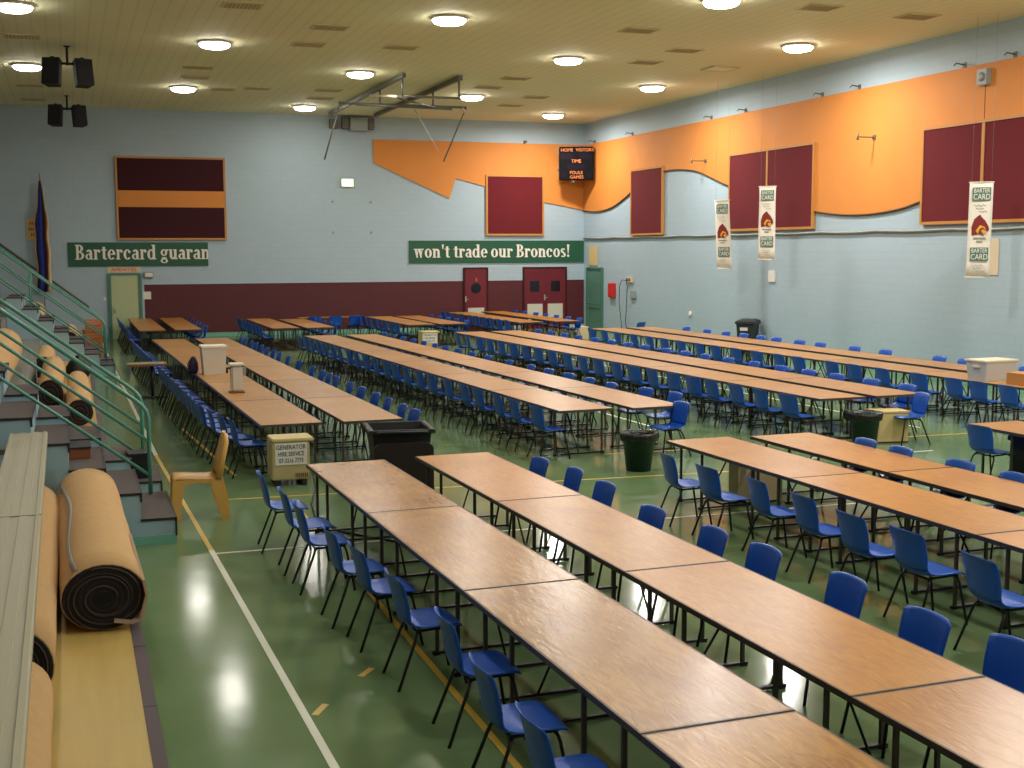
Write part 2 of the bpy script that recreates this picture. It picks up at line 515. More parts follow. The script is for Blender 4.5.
# ================================================================== SETTING
b = B(); b.box(((LW + W) / 2, (FW + D) / 2, -0.05), (W - LW + .4, D - FW + .4, 0.1))
floor = struct('floor', b, 'floor_green')
def line_strip(p, q, w, m, z=0.0015):
    p, q = Vector((p[0], p[1], 0)), Vector((q[0], q[1], 0))
    n = Vector((-(q - p).y, (q - p).x, 0)).normalized() * w / 2
    bb = B()
    bb.loft([[(v.x, v.y, z - .002) for v in (p - n, p + n, q + n, q - n)], [(v.x, v.y, z + .001) for v in (p - n, p + n, q + n, q - n)]])
    return struct('court_line', bb, m, floor)
line_strip((1.46, 4.0), (1.28, 13.1), .055, 'white_line')
line_strip((1.28, 13.1), (1.13, 19.6), .05, 'yellow_line')
line_strip((1.13, 19.6), (0.92, 45.9), .06, 'white_line')
line_strip((1.30, 12.93), (9.0, 12.83), .045, 'white_line')
line_strip((2.42, 4.0), (2.5, 14.6), .05, 'yellow_line')
line_strip((1.7, 15.75), (9.0, 15.3), .045, 'yellow_line')
line_strip((2.06, 17.4), (1.75, 22.5), .05, 'yellow_line')
line_strip((7.6, 17.3), (19.0, 17.05), .05, 'yellow_line')
line_strip((9.6, 15.9), (12.5, 15.85), .045, 'white_line')
line_strip((1.9, 8.75), (2.02, 8.9), .05, 'yellow_line')
line_strip((1.44, 8.1), (1.55, 8.28), .05, 'yellow_line')
line_strip((5.3, 4.0), (5.6, 16.5), .05, 'grey_line')
line_strip((9.6, 19.0), (9.1, 36.0), .05, 'white_line')
line_strip((13.9, 18.0), (13.3, 36.0), .05, 'white_line')

b = B(); b.box(((LW + W) / 2, (FW + D) / 2, CZ + .1), (W - LW + .4, D - FW + .4, 0.2))
struct('ceiling', b, 'ceiling_tan')
# back wall with a painted maroon dado
b = B(); b.box(((LW + W) / 2, D + .1, CZ / 2), (W - LW + .4, 0.2, CZ))
struct('wall_back', b, 'block_back')
def dado(x0, x1, n):
    bb = B(); bb.box(((x0 + x1) / 2, D - .004, 1.02), (x1 - x0, 0.012, 1.77)); struct('trim_%d' % n, bb, 'block_maroon')
dado(2.47, 14.36, 1); dado(15.36, 16.82, 2); dado(18.67, 19.425, 3)
b = B(); b.box((W + .1, (FW + D) / 2, CZ / 2), (0.2, D - FW, CZ)); struct('wall_right', b, 'block_side')
b = B(); b.box((LW - .1, (FW + D) / 2, CZ / 2), (0.2, D - FW, CZ)); struct('wall_left', b, 'block_side')
b = B(); b.box(((LW + W) / 2, FW - .1, CZ / 2), (W - LW + .4, 0.2, CZ)); struct('wall_front', b, 'block_back')
# skirting
def skirt(name, c, d):
    bb = B(); bb.box(c, d); struct(name, bb, 'mint')
skirt('baseboard_back', ((2.45 + 14.36) / 2, D - .012, .07), (14.36 - 2.45, .02, .14))
skirt('baseboard_left', ((-3.0 + 1.2) / 2, D - .012, .07), (4.2, .02, .14))
skirt('baseboard_right', (W - .012, (FW + 44.3) / 2, .07), (.02, 44.3 - FW, .14))

# orange painted panels with curved / zigzag lower edges
def smooth_pts(P, n=5):
    out = []
    for i in range(len(P) - 1):
        p0, p1, p2, p3 = P[max(i - 1, 0)], P[i], P[i + 1], P[min(i + 2, len(P) - 1)]
        for k in range(n):
            t = k / n
            out.append(tuple(.5 * (2 * p1[a] + (-p0[a] + p2[a]) * t + (2 * p0[a] - 5 * p1[a] + 4 * p2[a] - p3[a]) * t * t + (-p0[a] + 3 * p1[a] - 3 * p2[a] + p3[a]) * t ** 3) for a in (0, 1)))
    out.append(P[-1]); return out
b = B(); b.prism([(10.87, 7.22), (10.87, 6.35), (13.82, 5.07), (14.08, 5.83), (17.67, 4.97), (W - .03, 4.66), (W - .03, 7.22)], 'y', D - .05, D + .01)
struct('trim_4', b, ['orange'])
wave = smooth_pts([(46.36, 4.66), (45.1, 4.58), (43.7, 4.68), (42.5, 4.98), (41.4, 5.36), (40.4, 5.66), (39.4, 5.78), (38.4, 5.79), (37.6, 5.74), (36.8, 5.64), (35.8, 5.38), (34.8, 5.1), (33, 4.72), (31.4, 4.4), (30.0, 4.16), (29.0, 4.05), (28.1, 4.0), (27.2, 4.01), (26.2, 4.09), (25.4, 4.24), (24.0, 4.6), (22.4, 5.0), (20.5, 5.3), (18, 5.2), (15.5, 4.6), (13, 4.2), (10, 4.4), (7, 5.1), (3, 5.6)])
b = B()
for i in range(len(wave) - 1):
    (y0, z0), (y1, z1) = wave[i], wave[i + 1]
    b.loft([[(W - .05, y0, z0), (W + .01, y0, z0), (W + .01, y0, 7.2), (W - .05, y0, 7.2)], [(W - .05, y1, z1), (W + .01, y1, z1), (W + .01, y1, 7.2), (W - .05, y1, 7.2)]], caps=(i in (0, len(wave) - 2)))
bmesh.ops.remove_doubles(b.bm, verts=b.bm.verts[:], dist=1e-4)
struct('trim_5', b, 'orange')
b = B(); b.tube([(W - .045, y, z - .015) for y, z in wave], .025, 6); struct('trim_6', b, 'edge_shade_cable')  # dark tube stands in for the shadow line along the lower edge

# boards -------------------------------------------------------------
def back_board(label, x0, x1, z0, z1, stripe=None, felt='maroon_felt'):
    r = thing('pin_board', label, 'board', ((x0 + x1) / 2, D - .05, (z0 + z1) / 2))
    w, h = x1 - x0, z1 - z0
    bb = B(); bb.box((0, 0, 0), (w - .1, .05, h - .1)); bb.obj('felt_panel', felt, r)
    bb = B()
    for sx in (-1, 1): bb.box((sx * (w / 2 - .03), -.005, 0), (.07, .08, h))
    for sz in (-1, 1): bb.box((0, -.005, sz * (h / 2 - .03)), (w - .14, .08, .07))
    bb.obj('frame', 'frame_wood', r)
    if stripe:
        bb = B(); bb.box((0, -.03, (stripe[0] + stripe[1]) / 2 - (z0 + z1) / 2), (w - .14, .03, stripe[1] - stripe[0])); bb.obj('stripe', 'orange', r)
back_board('dark maroon board with an orange stripe across its middle, above the left banner', 1.62, 5.4, 3.49, 6.41, (4.64, 5.22), 'maroon_dark')
back_board('square maroon felt board on the back wall over the orange paint', 15.29, 17.68, 3.66, 5.99)
def side_board(label, y0, y1, z0, z1, split=None):
    r = thing('pin_board', label, 'board', (W - .06, (y0 + y1) / 2, (z0 + z1) / 2))
    w, h = y1 - y0, z1 - z0
    bb = B(); bb.box((0, 0, 0), (.06, w - .1, h - .1)); bb.obj('felt_panel', 'maroon_felt', r)
    bb = B()
    for sx in (-1, 1): bb.box((-.005, sx * (w / 2 - .03), 0), (.09, .07, h))
    for sz in (-1, 1): bb.box((-.005, 0, sz * (h / 2 - .03)), (.09, w - .14, .07))
    if split: bb.box((-.005, split - (y0 + y1) / 2, 0), (.09, .09, h - .14))
    bb.obj('frame', 'frame_wood', r)
side_board('narrow single maroon felt board on right wall nearest the corner', 39.2, 41.8, 3.61, 5.97)
side_board('double maroon felt board in the middle of the right wall', 29.9, 34.6, 3.66, 6.02, 32.35)
side_board('double maroon felt board on the right wall cut by the picture edge', 20.95, 25.28, 3.68, 5.97, 23.15)

# lettered banners on the back wall ----------------------------------
r = thing('wall_banner', 'long green banner with white lettering above the maroon doors', 'banner', (15.8, D - .03, 3.03))
b = B(); b.box((0, 0, 0), (7.2, .03, .86)); b.obj('cloth', 'sign_green', r)
serif_text('lettering', "won't trade our Broncos!", .5, 6.45, 'sign_white', r, (-3.42, -.016, -.22))
r = thing('wall_banner', 'green banner with cut-off white lettering above the pale green door', 'banner', (2.34, D - .03, 2.98))
b = B(); b.box((0, 0, 0), (4.77, .03, .84)); b.obj('cloth', 'sign_green', r)
serif_text('lettering', "Bartercard guaran", .52, 4.62, 'sign_white', r, (-2.15, -.016, -.18), clip=4.53)

# doors --------------------------------------------------------------
def kick(bb_parent, x, z0, z1, w):
    bb = B(); bb.box((x, -.035, (z0 + z1) / 2), (w, .015, z1 - z0)); bb.obj('kick_plate', 'kick', bb_parent)
def porthole(parent, x, z, rw=.2, rz=.2):
    bb = B()
    bb.prism([(x + rw * math.cos(a * PI / 12), z + rz * math.sin(a * PI / 12)) for a in range(24)], 'y', -.045, -.02); bb.obj('window_pane', 'glass_dark', parent)
def handle(parent, x, z):
    bb = B(); bb.box((x, -.04, z), (.06, .02, .22), bevel=.005); bb.tube([(x, -.05, z), (x, -.1, z), (x + .1, -.1, z)], .012, 6); bb.obj('door_handle', 'steel', parent)
d = bpy.data.objects.new('door_1', None); COL.objects.link(d); d.location = (1.81, D - .03, 0); d['kind'] = 'structure'
b = B(); b.box((0, 0, 1.13), (.92, .05, 2.25)); b.obj('leaf', 'door_pale', d)
b = B()
for sx in (-1, 1): b.box((sx * .52, -.01, 1.15), (.11, .09, 2.3))
b.box((0, -.01, 2.28), (.93, .09, .06)); b.obj('frame', 'mint_dark', d)
handle(d, -.38, 1.0)
d = bpy.data.objects.new('door_2', None); COL.objects.link(d); d.location = (14.86, D - .03, 0); d['kind'] = 'structure'
b = B(); b.box((0, 0, 1.2), (.88, .05, 2.39)); b.obj('leaf', 'maroon_door', d)
b = B()
for sx in (-1, 1): b.box((sx * .47, -.005, 1.21), (.07, .08, 2.42))
b.box((0, -.005, 2.4), (.88, .08, .05)); b.obj('frame', 'maroon_dark', d)
porthole(d, 0.0, 1.62, .2, .2); handle(d, -.42, 1.2); kick(d, 0, .5, .86, .66)
b = B(); b.box((.02, -.035, 1.95), (.05, .01, .14)); b.obj('sticker', 'pink', d)
d = bpy.data.objects.new('door_3', None); COL.objects.link(d); d.location = (17.74, D - .03, 0); d['kind'] = 'structure'
for sx in (-1, 1):
    b = B(); b.box((sx * .435, 0, 1.2), (.86, .05, 2.39)); lf = b.obj('leaf', 'maroon_door', d)
    bb = B(); bb.box((sx * .44, -.035, 1.67), (.38, .02, .4), bevel=.008); bb.obj('window_pane', 'glass_dark', lf)
    kick(lf, sx * .43, .34, .97, .64)
b = B()
for sx in (-1, 1): b.box((sx * .9, -.005, 1.21), (.06, .08, 2.42))
b.box((0, -.005, 2.4), (1.74, .08, .05)); b.obj('frame', 'maroon_dark', d)
handle(d, -.02, 1.22)
d = bpy.data.objects.new('door_4', None); COL.objects.link(d); d.location = (W - .02, 45.2, 0); d['kind'] = 'structure'
b = B(); b.box((0, 0, 1.17), (.05, 1.36, 2.34)); b.obj('leaf', 'door_teal', d)
b = B()
for sy in (-1, 1): b.box((-.02, sy * .73, 1.2), (.1, .1, 2.4))
b.box((-.02, 0, 2.38), (.1, 1.36, .07)); b.obj('frame', 'mint_dark', d)
b = B(); b.tube([(-.04, -.55, 1.0), (-.1, -.55, 1.0), (-.1, .5, 1.0), (-.04, .5, 1.0)], .018, 6); b.obj('push_bar', 'mint_dark', d)

# small things on the back wall ---------------------------------------
r = thing('door_sign', 'narrow cream sign with red letters over the pale green door', 'sign', (1.8, D - .02, 2.44))
b = B(); b.box((0, 0, 0), (1.12, .02, .2)); b.obj('plate', 'beige', r)
text_mesh('lettering', 'AMENITIES', .18, 'red', r, (0, -.012, 0), (PI / 2, 0, 0), 1.0)
r = thing('wall_lamp', 'small grey bulkhead lamp beside the pale green door', 'lamp', (2.64, D - .06, 2.25))
b = B(); b.box((0, 0, 0), (.34, .1, .22), bevel=.02); b.obj('housing', 'grey_box', r)
b = B(); b.box((0, -.06, 0), (.26, .04, .14), bevel=.01); b.obj('lens', 'lamp_trim', r)
tag((lambda bb: (bb.box((2.56, D - .015, 1.52), (.27, .006, .27)), bb.obj('notice', 'paper'))[1])(B()), 'white paper notice on the maroon dado by the pale green door', 'notice')
r = thing('exit_sign', 'small lit exit sign high on the plain back wall', 'sign', (9.86, D - .05, 5.6))
b = B(); b.box((0, 0, 0), (.46, .08, .3), bevel=.01); b.obj('housing', 'lamp_trim', r)
b = B(); b.box((0, -.045, 0), (.42, .012, .26)); b.obj('lit_panel', 'exit_glow', r)
tag((lambda bb: (bb.box((1.12, D - .012, 1.42), (.09, .02, .13), bevel=.004), bb.obj('light_switch', 'paper'))[1])(B()), 'small white light switch left of the pale green door', 'switch')
# bolt plates left on the back wall
for i, (x, z, lab) in enumerate(((9.3, 4.9, 'upper left'), (10.75, 4.9, 'upper right'), (9.3, 3.76, 'lower left'), (10.75, 3.76, 'lower right'))):
    bb = B(); bb.box((x, D - .02, z), (.07, .03, .09)); bb.lathe([(.018, 0), (.018, .02)], (x, D - .02, z + .0), 8)
    tag(bb.obj('wall_bracket', 'pipe_grey'), lab + ' of four small grey brackets on the plain back wall', 'bracket')

# flag on pole
r = thing('flag', 'furled blue flag with red and cream edge, hanging by the back wall', 'flag', (-.86, D - .35, 0))
b = B(); b.tube([(0, .05, .9), (0, .05, 5.75)], .02, 8); b.obj('flag_pole', 'frame_wood', r)
segs = [('flag_yellow', -1.0, -.82), ('flag_blue', -.82, .1), ('flag_dark', .1, .38), ('flag_red', .38, .56), ('flag_cream', .56, 1.0)]
b = B()
for mi, (mn, u0, u1) in enumerate(segs):
    rows = []
    for k in range(14):
        z = 5.5 - k * (3.8 / 13)
        hw = .04 + .2 * min(1, k / 5.0) + .02 * math.sin(k * 1.7)
        row = []
        for j in range(4):
            u = u0 + (u1 - u0) * j / 3
            row.append((u * hw + .03 * math.sin(k * .8) * (k / 13), -.02 - .07 * math.cos(u * 6.0 + k * .15) * min(1, k / 3), z))
        rows.append(row)
    b.shell(rows, .012, mi)
b.obj('cloth', [s[0] for s in segs], r)

def yellow_sign(label, loc, rotz, w, h):
    r = thing('notice_board', label, 'sign', loc, rotz)
    bb = B(); bb.box((0, 0, 0), (w, .02, h), bevel=.005); bb.obj('plate', 'sign_yellow', r)
    bb = B()
    for k, n in enumerate((3, 4, 2)):
        for j in range(n): bb.box(((j - (n - 1) / 2) * w * .17, -.013, h * (.26 - .26 * k)), (w * .12, .006, h * .13))
    bb.obj('lettering', 'sign_yellow_ink', r)
yellow_sign('pale yellow sign half behind the furled blue flag', (-1.16, D - .02, 3.86), 0, .42, .74)
yellow_sign('pale yellow sign with orange lettering over the teal door', (W - .02, 45.4, 2.86), PI / 2, .8, .76)
# wall rail at the end of the bleachers
r = thing('wall_handrail', 'dark grey sloping handrail on the back wall behind the bleachers', 'handrail', (0, 0, 0))
b = B(); b.tube([(-2.9, D - .12, 3.87), (.5, D - .12, 1.22), (.58, D - .12, 1.12)], .035, 8); b.obj('rail', 'hook_dark', r)
for k in range(4):
    t = k / 3.0; x = -2.7 + 3.0 * t; z = 3.71 - 2.34 * t
    bb = B(); bb.tube([(x, D, z - .08), (x, D - .12, z - .08), (x, D - .12, z - .02)], .015, 6); bb.obj('rail_bracket', 'hook_dark', r)

# right wall services ------------------------------------------------
b = B(); b.tube([(W - .05, y, 3.56 - (.03 * math.sin(PI * ((y * .37) % 1)))) for y in [46.3 - .6 * k for k in range(80)] if y > 2], .035, 6)
tag(b.obj('conduit_pipe', 'pipe_grey'), 'long grey conduit pipe running along the right wall under the boards', 'pipe')
r = thing('hose_cabinet', 'bright red wall box beside the teal door', 'box', (W - .06, 43.5, 1.56))
b = B(); b.box((0, 0, 0), (.12, .5, .54), bevel=.015); b.obj('case', 'red', r)
b = B(); b.box((-.065, .02, .0), (.01, .4, .44)); b.obj('door', 'red', r)
r = thing('power_outlet', 'cream power outlet with two dark cables hanging to the floor', 'outlet', (W - .03, 41.95, 2.0))
b = B(); b.box((0, 0, 0), (.06, .5, .22), bevel=.01); b.obj('face_plate', 'beige', r)
for dy, sag in ((.25, .1), (-.12, -.05)):
    bb = B(); bb.box((-.05, dy * .6, 0), (.06, .08, .1)); bb.obj('plug', 'hook_dark', r)
    pts = [(-.06, dy * .6, -.03), (-.12, dy + .2, -.02), (-.1, dy + .45 * (1 if dy > 0 else .3), -.25), (-.09, dy + .5 * (1 if dy > 0 else .4), -.9), (-.09, dy + .3, -1.6), (-.13, dy + sag, -1.985)]
    bb = B(); bb.tube(pts, .014, 6); bb.obj('cable', 'cable', r)
tag((lambda bb: (bb.box((W - .04, 41.65, 1.46), (.08, .4, .28), bevel=.012), bb.obj('switch_box', 'grey_box'))[1])(B()), 'grey switch box under the power outlet on right wall', 'switch')
tag((lambda bb: (bb.lathe([(.0, 0), (.1, 0), (.1, .03), (.05, .05), (0, .05)], (0, 0, 0), 16), [setattr(v, 'co', Vector((W - v.co.z, 37.2 + v.co.x, .96 + v.co.y))) for v in bb.bm.verts], bb.obj('wall_socket', 'paper'))[2])(B()), 'round white wall socket low on right wall, beyond the grey bin', 'socket')
tag((lambda bb: (bb.box((W - .02, 32.1, 2.31), (.04, .36, .34), bevel=.008), bb.obj('wall_switch', 'paper'))[1])(B()), 'white square switch plate on right wall above the dark wheelie bin', 'switch')
tag((lambda bb: (bb.box((W - .012, 22.85, 2.92), (.012, .46, .8)), bb.obj('poster', 'beige'))[1])(B()), 'beige poster on right wall behind the nearest hanging banner', 'poster')
r = thing('wall_speaker', 'pale grey wall speaker on orange band above the right double board', 'speaker', (W - .1, 23.2, 6.9))
b = B(); b.box((0, 0, 0), (.14, .34, .36), bevel=.02); b.obj('case', 'grey_box', r)
b = B(); b.lathe([(0, 0), (.1, 0), (.1, .015), (0, .015)], (0, 0, 0), 16)
for v in b.bm.verts: v.co = Vector((-.075 - v.co.z, v.co.x, v.co.y))
b.obj('driver', 'pipe_grey', r)
b = B(); b.tube([(.05, 0, -.18), (.05, 0, -.95)], .008, 5); b.obj('cable', 'edge_shade_cable', r)
for i, y in enumerate((22.34, 23.97, 28.0, 29.69, 33.79, 35.92, 41.85, 45.3)):
    bb = B(); bb.tube([(W, y, 7.27), (W - .24, y, 7.3), (W - .3, y, 7.24)], .017, 6); bb.box((W - .015, y, 7.27), (.02, .1, .12))
    tag(bb.obj('wall_hook', 'hook_dark'), ORD1[i].replace('first', 'nearest') + ' of the dark hooks along the top of the orange band, right wall', 'hook', 'hooks along the orange band')
for y0, lab in ((36.2, 'farther'), (27.25, 'nearer')):
    bb = B(); bb.tube([(W - .05, y0, 5.92), (W - .55, y0, 5.92)], .017, 6); bb.box((W - .06, y0, 5.92), (.03, .12, .12)); bb.tube([(W - .55, y0, 5.84), (W - .55, y0, 6.0)], .03, 6)
    tag(bb.obj('wall_peg', 'hook_dark'), lab + ' of two dark pegs sticking out of the orange band', 'peg', 'pegs on the orange band')
bb = B(); bb.tube([(16.9, D, 7.26), (16.9, D - .22, 7.3), (16.9, D - .28, 7.24)], .025, 6); bb.box((16.9, D - .015, 7.27), (.1, .02, .12))
tag(bb.obj('wall_hook', 'hook_dark'), 'dark hook over the orange paint on back wall, left of scoreboard', 'hook')

# scoreboard ----------------------------------------------------------
th = -math.atan2(.42, .9)
r = thing('scoreboard', 'black scoreboard with orange lettering across the far right corner', 'scoreboard', (18.68, 45.4, 6.42), th)
b = B(); b.box((0, 0, 0), (1.34, .22, 1.28), bevel=.02); b.obj('case', 'board_black', r)
def bpanel(x, z, w, h):
    bb = B(); bb.box((x, -.115, z), (w, .012, h)); bb.obj('display', 'board_window', r)
bpanel(-.36, .27, .5, .24); bpanel(.36, .27, .5, .24); bpanel(0, -.14, .72, .22); bpanel(-.5, -.44, .2, .22); bpanel(.5, -.44, .2, .22)
for tx, x, z, s in (('HOME', -.36, .51, .17), ('VISITORS', .33, .51, .17), ('TIME', 0, .08, .18), ('FOULS', 0, -.36, .17), ('GAMES', .02, -.53, .17)):
    text_mesh('lettering', tx, s, 'board_orange', r, (x, -.118, z), (PI / 2, 0, 0), 1.0)
b = B()
for sx in (-1, 1):
    for z in (.5, -.25): b.box((sx * .7, .04, z), (.06, .06, .12))
b.box((-.12, -.02, -.68), (.1, .1, .08)); b.tube([(0, .1, 0), (0, .5, 0)], .05, 8); b.obj('mount', 'hook_dark', r)

# hanging banners -----------------------------------------------------
def hanging(label, x, y, ztop, rotz, tilt=0.0):
    r = thing('hanging_banner', label, 'banner', (x, y, ztop), rotz, 'white banners hanging along the right wall')
    w, h = .48, 2.02
    rows = []
    for k in range(9):
        z = -h * k / 8
        rows.append([(-w / 2 + w * j / 6 + tilt * k / 8, .015 * math.sin(k * .9 + j * .5), z) for j in range(7)])
    bb = B(); bb.shell(rows, .008); bb.obj('cloth', 'banner_white', r)
    bb = B()
    for z, o in ((0.01, 0), (-h, tilt)): bb.tube([(-w / 2 - .02 + o, 0, z), (w / 2 + .02 + o, 0, z)], .015, 6)
    bb.obj('batten', 'banner_white', r)
    for z in (-.24, -1.52):
        o = tilt * (-z / h)
        bb = B(); bb.box((o + .01, -.034, z), (.37, .008, .28)); g = bb.obj('logo_panel', 'banner_green', r)
        text_mesh('lettering', 'BARTER', .13, 'banner_white', g, (o + .01, -.04, z + .07), (PI / 2, 0, 0), .7, .002)
        text_mesh('lettering', 'CARD', .17, 'banner_white', g, (o + .01, -.04, z - .065), (PI / 2, 0, 0), .75, .002)
        bb = B()
        for k, (x0, x1) in enumerate(((-.14, .1), (-.1, .06), (-.04, .12))):
            bb.tube([(o + x0 + (x1 - x0) * q / 5, -.032, z - .24 - .065 * k + .016 * (-1) ** q) for q in range(6)], .006, 4)
        bb.obj('script_lines', 'ink_grey', r)
    o = tilt * .45
    hp = [(-.16, -.2), (-.17, -.02), (-.12, .14), (-.05, .21), (.0, .24), (.03, .19), (.1, .12), (.17, .0), (.19, -.08), (.15, -.12), (.07, -.06), (.03, -.09), (.05, -.16), (.1, -.2), (-.02, -.17)]
    bb = B(); bb.prism([(o + u, v - .92) for u, v in hp], 'y', -.04, -.03); hd = bb.obj('horse_head', 'logo_maroon', r)
    for pts in ([(-.04, -.17), (.0, -.06), (.06, -.03), (.13, -.1), (.1, -.02), (.0, .02), (-.08, -.1)], [(.02, -.1), (.09, -.18), (.14, -.13), (.08, -.08)]):
        bb = B(); bb.prism([(o + u, v - .92) for u, v in pts], 'y', -.046, -.04); bb.obj('mane', 'logo_gold', hd)
    bb = B(); bb.box((o, -.034, -1.18), (.26, .006, .03)); bb.box((o, -.034, -1.25), (.13, .006, .025)); bb.obj('caption', 'ink_grey', r)
    for sx in (-1, 1):
        bb = B(); bb.tube([(sx * .2, 0, .01), (sx * .2, 0, CZ - ztop)], .003, 4); bb.obj('cord', 'pipe_grey', r)
hanging('tilted white banner with horse head logo, farthest of the three hanging banners', 18.5, 33.5, 4.55, -.95, .12)
hanging('white horse head banner, middle of three, in front of middle double board', 18.5, 30.9, 4.84, -.85, .0)
hanging('white horse head banner, nearest of three, in front of right double board', 18.5, 22.15, 4.51, -.62, -.02)

# basketball hoop frame folded on the ceiling --------------------------
r = thing('hoop_frame', 'folded grey basketball hoop frame hung under the ceiling near the back wall', 'hoop frame', (9.85, 40.0, CZ))
def T(p, q, rad, name, m='hoop_steel', seg=6):
    bb = B(); bb.tube([(p[0] - 9.85, p[1] - 40, p[2] - CZ), (q[0] - 9.85, q[1] - 40, q[2] - CZ)], rad, seg); return bb.obj(name, m, r)
for x in (9.0, 10.66):
    bb = B(); bb.box((x - 9.85, -.2, -.09), (.1, 10.6, .12)); bb.obj('ceiling_beam', 'hoop_steel', r)
    T((x, 34.7, 8.0), (x, 34.7, 7.4), .03, 'hanger')
    bb = B(); bb.box((x - 9.85, -3.4, -.42), (.24, 3.4, .06), rot=Matrix.Rotation(.12, 4, 'X')); bb.obj('backboard_rail', 'hoop_white', r)
T((9.0, 34.8, 7.42), (10.75, 34.8, 7.42), .035, 'cross_bar')
T((7.75, 37.5, 7.48), (11.75, 37.5, 7.48), .04, 'cross_bar')
T((8.2, 37.2, 7.42), (11.2, 37.2, 7.38), .035, 'cross_bar')
T((7.8, 37.5, 7.48), (7.3, 37.5, 5.8), .025, 'drop_arm'); T((11.75, 37.5, 7.48), (11.0, 37.5, 5.82), .025, 'drop_arm')
T((10.1, 37.5, 7.36), (10.85, 37.5, 6.12), .014, 'cable', 'hoop_white')
T((11.6, 37.45, 7.45), (11.72, 37.4, 7.3), .05, 'bracket', 'hoop_white')
for x0 in (9.0, 10.66):
    T((x0, 37.4, 7.45), (x0, 37.4, 7.98), .03, 'hanger')
T((9.0, 35.2, 7.4), (10.66, 37.2, 7.42), .025, 'brace')
r = thing('winch_box', 'pale grey winch box on dark bracket where back wall meets ceiling', 'box', (10.27, D - .2, 7.74))
b = B(); b.box((0, 0, 0), (.66, .4, .5), bevel=.02); b.obj('housing', 'grey_box', r)
b = B()
for sx in (-1, 1): b.box((sx * .48, .05, .04), (.24, .3, .42))
b.box((-.9, .1, 0), (.3, .2, .34)); b.obj('bracket', 'hook_dark', r)

# ceiling lamps ---------------------------------------------------------
def make_lamp(label, x, y):
    r = thing('highbay_lamp', label, 'lamp', (x, y, CZ), 0, 'bowl lamps on the ceiling')
    bb = B(); bb.lathe([(.2, 0), (.38, 0), (.4, -.02), (.4, -.05), (.37, -.06), (.2, -.06)], seg=24); bb.obj('trim_ring', 'lamp_trim', r)
    bb = B(); bb.lathe([(.36, -.05), (.355, -.09), (.31, -.13), (.22, -.155), (.1, -.168), (0.0, -.17)], seg=24); bb.obj('bowl', 'lamp_glow', r)
    return r
COLS = [(-.87, (36.3, 27.6, 18.9, 10.2, 1.5), .1), (3.45, (39.7, 31.0, 22.4, 13.7, 5.0), .25), (7.84, (43.6, 34.9, 26.2, 17.5, 8.8, .1), .68), (12.4, (39.0, 30.7, 22.6, 14.0, 5.3), 1.1), (16.93, (43.4, 35.1, 27.0, 18.3, 9.6, 1.0), 2.05)]
LANE = ['leftmost', 'second', 'middle', 'fourth', 'rightmost']
EDGE = {(2, 0): .3, (1, 0): .6, (4, 0): 1.05, (3, 0): .8}
POW = 130.0
lamp0 = None
for ci, (x, ys, k) in enumerate(COLS):
    for i, y in enumerate(ys):
        lab = 'glowing ceiling bowl lamp, %s from the back wall in the %s lamp line from left' % (ORD1[i], LANE[ci])
        if ci in (0, 2, 4): lab = lab.replace(' from left', '')
        if lamp0 is None: lamp0 = make_lamp(lab, x, y)
        else: dup(lamp0, (x, y, CZ), 0, lab)
        L = bpy.data.lights.new('lamp_light', 'AREA'); L.shape = 'DISK'; L.size = .6; L.energy = POW * k * (EDGE.get((ci, i), 1.0)); L.color = (1.0, .96, .9)
        lo = bpy.data.objects.new('lamp_light', L); COL.objects.link(lo); lo.location = (x, y, CZ - .2)

# ceiling vents -----------------------------------------------------------
r0 = thing('ceiling_vent', '', 'vent', (0, 0, CZ), 0, 'slotted vents in the ceiling')
b = B(); b.box((0, 0, -.012), (.8, .62, .024)); b.obj('plate', 'vent_frame', r0)
b = B()
for k in range(9): b.box((-.32 + k * .08, 0, -.028), (.035, .46, .012))
b.obj('slots', 'vent_dark', r0)
VENTS = [(3.49, 26.25), (5.66, 28.17), (5.61, 30.63), (7.85, 30.35), (3.48, 35.35), (3.59, 37.38), (4.59, 39.88), (5.61, 39.29), (7.94, 41.2), (7.79, 39.09), (12.36, 26.33), (14.67, 28.57), (14.59, 30.7), (14.71, 22.7), (17.27, 22.89), (-0.84, 31.59), (-0.92, 40.7), (-0.91, 44.4), (12.39, 34.7), (12.28, 36.86), (14.49, 38.77), (14.5, 41.15)]
VENTS.sort(key=lambda v: (v[0] - .3394 * v[1] * 0) / v[1])
for i, (x, y) in enumerate(VENTS):
    lab = 'slotted tan ceiling vent, %s from the left of the picture among the vents' % ORD1[i].replace('first', 'first')
    if i == 0: r0.location = (x, y, CZ); r0['label'] = lab
    else: dup(r0, (x, y, CZ), 0, lab)
r = thing('ceiling_hatch', 'pale plain ceiling hatch near the right wall lamps', 'hatch', (17.03, 31.06, CZ))
b = B(); b.box((0, 0, -.015), (.7, .7, .03)); b.obj('panel', 'vent_pale', r)
b = B(); b.box((0, -.37, -.02), (.8, .05, .04)); b.box((0, .37, -.02), (.8, .05, .04)); b.box((-.375, 0, -.02), (.05, .7, .04)); b.box((.375, 0, -.02), (.05, .7, .04)); b.obj('frame', 'vent_frame', r)

